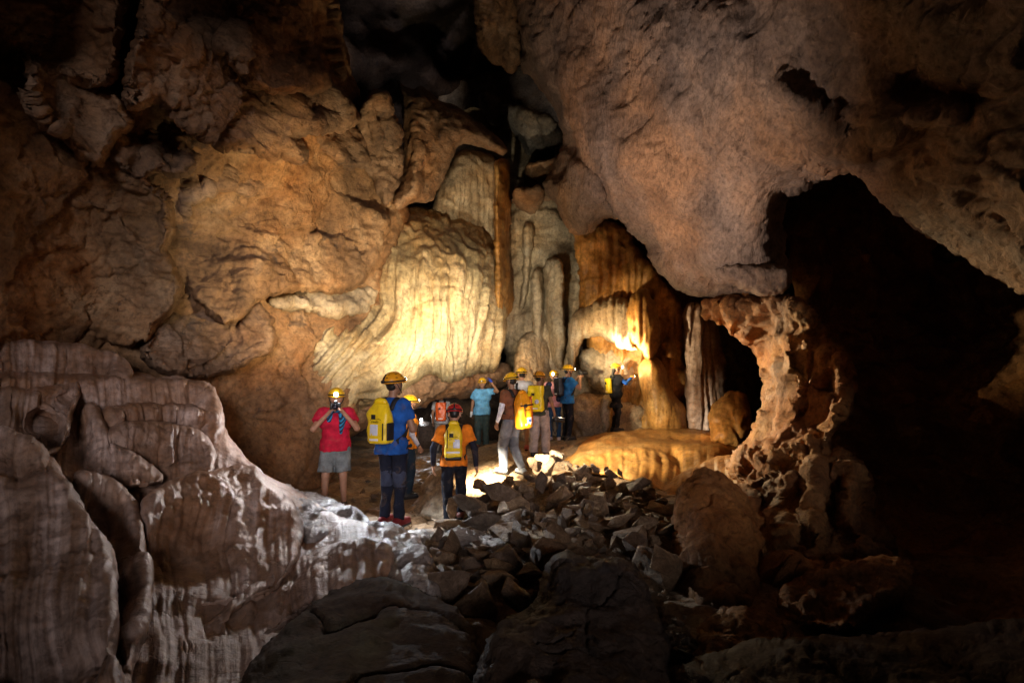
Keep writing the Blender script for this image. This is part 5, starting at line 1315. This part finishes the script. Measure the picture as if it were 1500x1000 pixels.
# 6 light blue t-shirt, hand on helmet
p = person('sky', 178, 1.74, 'person in light blue shirt with gloved hand raised to helmet', dict(j=dict(shL=(-.185, 0, 1.44), elL=(-.40, .06, 1.44), wrL=(-.22, .10, 1.72), wrR=(.27, .08, .87), ankL=(-.10, 0, .09), kneeL=(-.10, .02, .5)), handL=dict(d=(.55, .05, .5), n=(.5, 0, -.6), curl=.3)),
           dict(shirt=(.13, .40, .78), pants=(.035, .062, .070), gloves={'L': (.02, .06, .45), 'R': (.62, .66, .75)}, skin=SKIN_D, loose=.03, hem=.84, shoes=(.16, .06, .05), leg_loose=.03, lamp=None))
# 7 brown shirt, striding, half turned left
p = person('brown', 42, 1.70, 'person in brown shirt and pale grey trousers stepping left', dict(j=dict(wrL=(-.27, .10, .90), elL=(-.26, 0, 1.14), elR=(.26, .02, 1.14), wrR=(.22, .2, .98), kneeL=(-.11, .12, .52), ankL=(-.12, .10, .10), kneeR=(.11, .10, .50), ankR=(.12, -.14, .09)), hpitch=-.12),
           dict(shirt=(.17, .062, .030), pants=(.13, .15, .195), thigh=(.08, .095, .13), under=(.58, .62, .72), under_arms='L', skin=SKIN_D, shoes=(.20, .23, .28), hem=.96, leg_loose=.03, lamp=[(at(680, 420, 12.4), 300, KW, 110)], lampcol=BULB_WARM))
bg_ = backpack(p, (.86, .34, .010), 'orange dry bag slung on the brown-shirted person', Wd=.30, Hh=.62, Dp=.22, zc=1.12, style='plain', off=(.06, 0), rollz=-.08)
part('waist_belt', ribbon([p['sc']((.145 * math.cos(a), .13 * math.sin(a), 1.03)) for a in np.linspace(0, 2 * math.pi, 25)], [np.array((math.cos(a), math.sin(a), 0)) for a in np.linspace(0, 2 * math.pi, 25)], .045, .03), cloth((.10, .12, .2)), p['root'])
for z_, sz in ((.14, .09), (.30, .05)): part('side_patch', rbox((.152, -.01, z_), (.012, .07, sz), .004), REFLECT, bg_)
part('side_panel', rbox((.140, .0, .31), (.035, .17, .46), .015), cloth((.62, .07, .010), .42, 'coated_fabric'), bg_)
part('emblem', rbox((.02, -.122, .14), (.10, .012, .10), .005), REFLECT, bg_)
part('emblem_mark', rbox((.02, -.130, .14), (.05, .006, .05), .002), cloth((.03, .10, .45), .5, 'coated_fabric'), bg_)
part('compression_strap', ribbon([(-.15, -.11, .40), (0, -.128, .40), (.15, -.11, .40)], [(0, -1, 0)] * 3, .025, .008), BLACK, bg_)
# 8 white shirt
p = person('white', -8, 1.72, 'person in white shirt and navy shorts with red sandals', dict(j=dict(ankL=(-.10, -.02, .09), ankR=(.11, .02, .09)), hyaw=.45),
           dict(loose=.03, shirt=(.62, .66, .74), pants=(.015, .045, .13), shorts=.92, leg_loose=.03, skin=SKIN, shoes=(.45, .10, .10), lamp=[(at(790, 500, 15), 70, KW, 110)], lampcol=BULB_WARM))
part('bag_strap', ribbon([p['sc'](q) for q in ((-.09, -.155, 1.2), (-.09, -.13, 1.42), (-.09, -.02, 1.50), (-.10, .12, 1.40), (-.10, .15, 1.2))], [np.array(q) for q in ((0, -1, 0), (0, -1, .5), (0, 0, 1), (0, 1, .4), (0, 1, 0))], .05, .02), BLACK, p['shirt'])
# 9 dark green shirt with camera in hand
p = person('green', -20, 1.67, 'person in dark olive shirt and khaki trousers holding camera low', dict(j=dict(elR=(.28, -.01, 1.14), wrR=(.31, .10, .90), elL=(-.25, .06, 1.14), wrL=(-.18, .22, 1.05), ankL=(-.13, 0, .09), ankR=(.13, .04, .09), kneeR=(.12, .08, .5)), hyaw=-.35, handR=dict(curl=1.0)),
           dict(shirt=(.040, .048, .034), pants=(.34, .29, .28), skin=SKIN_D, helmet=ORANGE_H, cross=True, leg_loose=.045, shoes=(.02, .02, .025), lamp=[(at(925, 500, 13.9), 650, KA, 58)], lampcol=BULB_WARM))
bg2_ = backpack(p, (.84, .66, .010), 'bright yellow zipped backpack on the olive shirt', Wd=.33, Hh=.54, zc=1.22, style='plain', top=False, logo=False)
part('round_patch', tube([(.05, -.098, .20), (.05, -.106, .20)], .045, 20), REFLECT, bg2_)
cw = p['world'](p['J']['wrR'] + np.array([.0, .03, -.12]))
camera_thing(cw, -75, 'black camera with long lens hanging from the hand of olive shirt', 1.05, -.15, .16, .045)
tag(mesh_obj('camera_strap', *ribbon([cw + np.array(q) for q in ((-.06, 0, .0), (-.05, 0, -.16), (.0, 0, -.30), (.05, 0, -.16), (.06, 0, 0))], [np.array((0, -1, 0))] * 5, .035, .006), BLACK), 'black camera strap dangling beside the khaki trousers', 'strap')
# 10 pink top, facing the camera
p = person('pink', 168, 1.62, 'person in pink top and dark jacket facing out with lit headlamp', dict(j=dict(wrL=(-.22, .14, .98), wrR=(.23, .12, .93))),
           dict(shirt=(.62, .28, .30), pants=(.012, .045, .11), under=(.012, .018, .045), female=True, longhair=True, skin=SKIN, shoes=(.55, .45, .48), lamp=[(at(825, 705, 9.0), 500, KW, 32)], lampcol=BULB_COLD, leg_loose=.008))
for sx in (-1, 1):
    V, Q = sdf_mesh([(np.array(a) * p['s'], np.array(b) * p['s'], ra, rb) for a, b, ra, rb in [((sx * .12, .06, 1.42), (sx * .13, .08, 1.05), .075, .07)]], .0165, .02, noise=.006)
    part('jacket_front', (V, Q), cloth((.012, .018, .045)), p['root'])
# 11 blue shirt photographer facing right
p = person('photo', -72, 1.69, 'person in blue shirt raising a camera toward the right', dict(j=dict(elL=(-.24, .20, 1.24), elR=(.26, .20, 1.22), wrL=(-.07, .34, 1.54), wrR=(.09, .30, 1.50)), handL=dict(d=(.4, .5, .5), n=(.5, 0, -.5), curl=.9), handR=dict(d=(-.4, .5, .5), n=(-.5, 0, -.5), curl=.9)),
           dict(shirt=(.02, .17, .50), pants=(.006, .008, .016), skin=SKIN, loose=.026, shoes=(.02, .02, .02), lamp=[(at(950, 500, 13.4), 900, KA, 60), (at(1115, 580, 9.2), 1700, KA, 46)], lampcol=BULB_WARM))  # the beam toward the arch is added fill
camera_thing(p['world'](np.array((0, .34, 1.60))), -72, 'black camera raised by the blue-shirted photographer', 1.0, .05, .15, .042)
backpack(p, (.010, .014, .022), 'black daypack on the blue-shirted photographer', Wd=.31, Hh=.44, zc=1.26, style='bare', top=False, logo=False)
# 12 person in black touching the stalagmite
p = person('black', -78, 1.57, 'person in black on the ledge lighting the amber stalagmite', dict(j=dict(shR=(.17, .03, 1.40), elR=(.21, .20, 1.27), wrR=(.10, .41, 1.42), elL=(-.18, .20, 1.22), wrL=(-.03, .36, 1.36)), handR=dict(d=(-.1, 1, .2), n=(-.8, 0, -.5), curl=.7), handL=dict(d=(.1, 1, .2), n=(.8, 0, -.5), curl=.7)),
           dict(shirt=(.008, .010, .016), pants=(.006, .008, .013), under=(.015, .11, .60), under_arms='R', sleeve=.35, top='tunic', hem=.62, loose=.03, female=True, longhair=True, skin=SKIN, leg_loose=.004, shoes=(.01, .01, .012),
                lamp=[(at(936, 488, 13.4), 75, KA, 125)], lampcol=BULB_COLD))
V, Q = sdf_mesh([(np.array(a) * p['s'], np.array(b) * p['s'], ra, rb) for a, b, ra, rb in [((-.185, .0, 1.41), (-.18, .20, 1.22), .068, .056), ((-.18, .20, 1.22), (-.04, .34, 1.35), .056, .04)]], .0165, .02, noise=.005)
part('sleeve', (V, Q), cloth((.008, .010, .016)), p['root'])
backpack(p, (.74, .56, .012), 'small yellow and black pack on person in black', Wd=.26, Hh=.40, Dp=.12, zc=1.20, style='plain', top=False, logo=False)
tl = p['world'](p['J']['wrR'] + np.array([-.05, .06, .03]))
tor_ = empty('hand_torch', tl, math.radians(-78)); tag(tor_, 'lit yellow torch held against the amber stalagmite', 'torch')
part('torch_barrel', tube([(0, -.07, 0), (0, .0, 0), (0, .010, 0), (0, .035, 0)], [.017, .017, .026, .028], 14), cloth((.75, .5, .02), .4, 'coated_fabric'), tor_)
part('torch_lens', tube([(0, .034, 0), (0, .039, 0)], .025, 14), BULB_WARM, tor_)
lamp_spot(tor_, (0, .05, 0.0), at(948, 500, 13.2), 5, KA, 150)
# 13 lamp left burning in the passage
lt = at(617, 614, 16.6)
fzp = float(floor_full(np.array([lt[0]]), np.array([lt[1]]))[0])
hp = max(lt[2] - fzp - .10, .3)
o = mesh_obj('boulder', *(lambda vf: (vf[0], vf[1]))(ellipsoid((lt[0], lt[1] + .1, fzp + hp * .45), (.55, .45, hp * .55), 24, 16)), M['dark'])
V = np.array([v.co[:] for v in o.data.vertices]); dn = d_rock(V.astype(np.float32), .10, 2.2)
for v_, d_ in zip(o.data.vertices, dn): v_.co += v_.normal * float(d_) * .6
tag(o, 'dark boulder in low passage with a burning lamp on it', 'boulder')
lr = empty('headlamp', lt); tag(lr, 'bright white lamp burning in the dark low passage', 'lamp')
part('lamp_case', rbox((0, .02, 0), (.08, .05, .06), .012), RUBBER, lr); part('lamp_band', tube([(-.04, .03, -.03), (-.10, .10, -.10), (0, .16, -.12), (.10, .10, -.10), (.04, .03, -.03)], .008, 6), BLACK, lr)
part('lamp_lens', tube([(0, -.004, 0), (0, -.014, 0)], .032, 16), glow_mat('lamp_star', (.92, .96, 1), 300), lr)
lamp_spot(lr, (0, -.03, 0), at(645, 765, 6.4), 380, KC, 17)
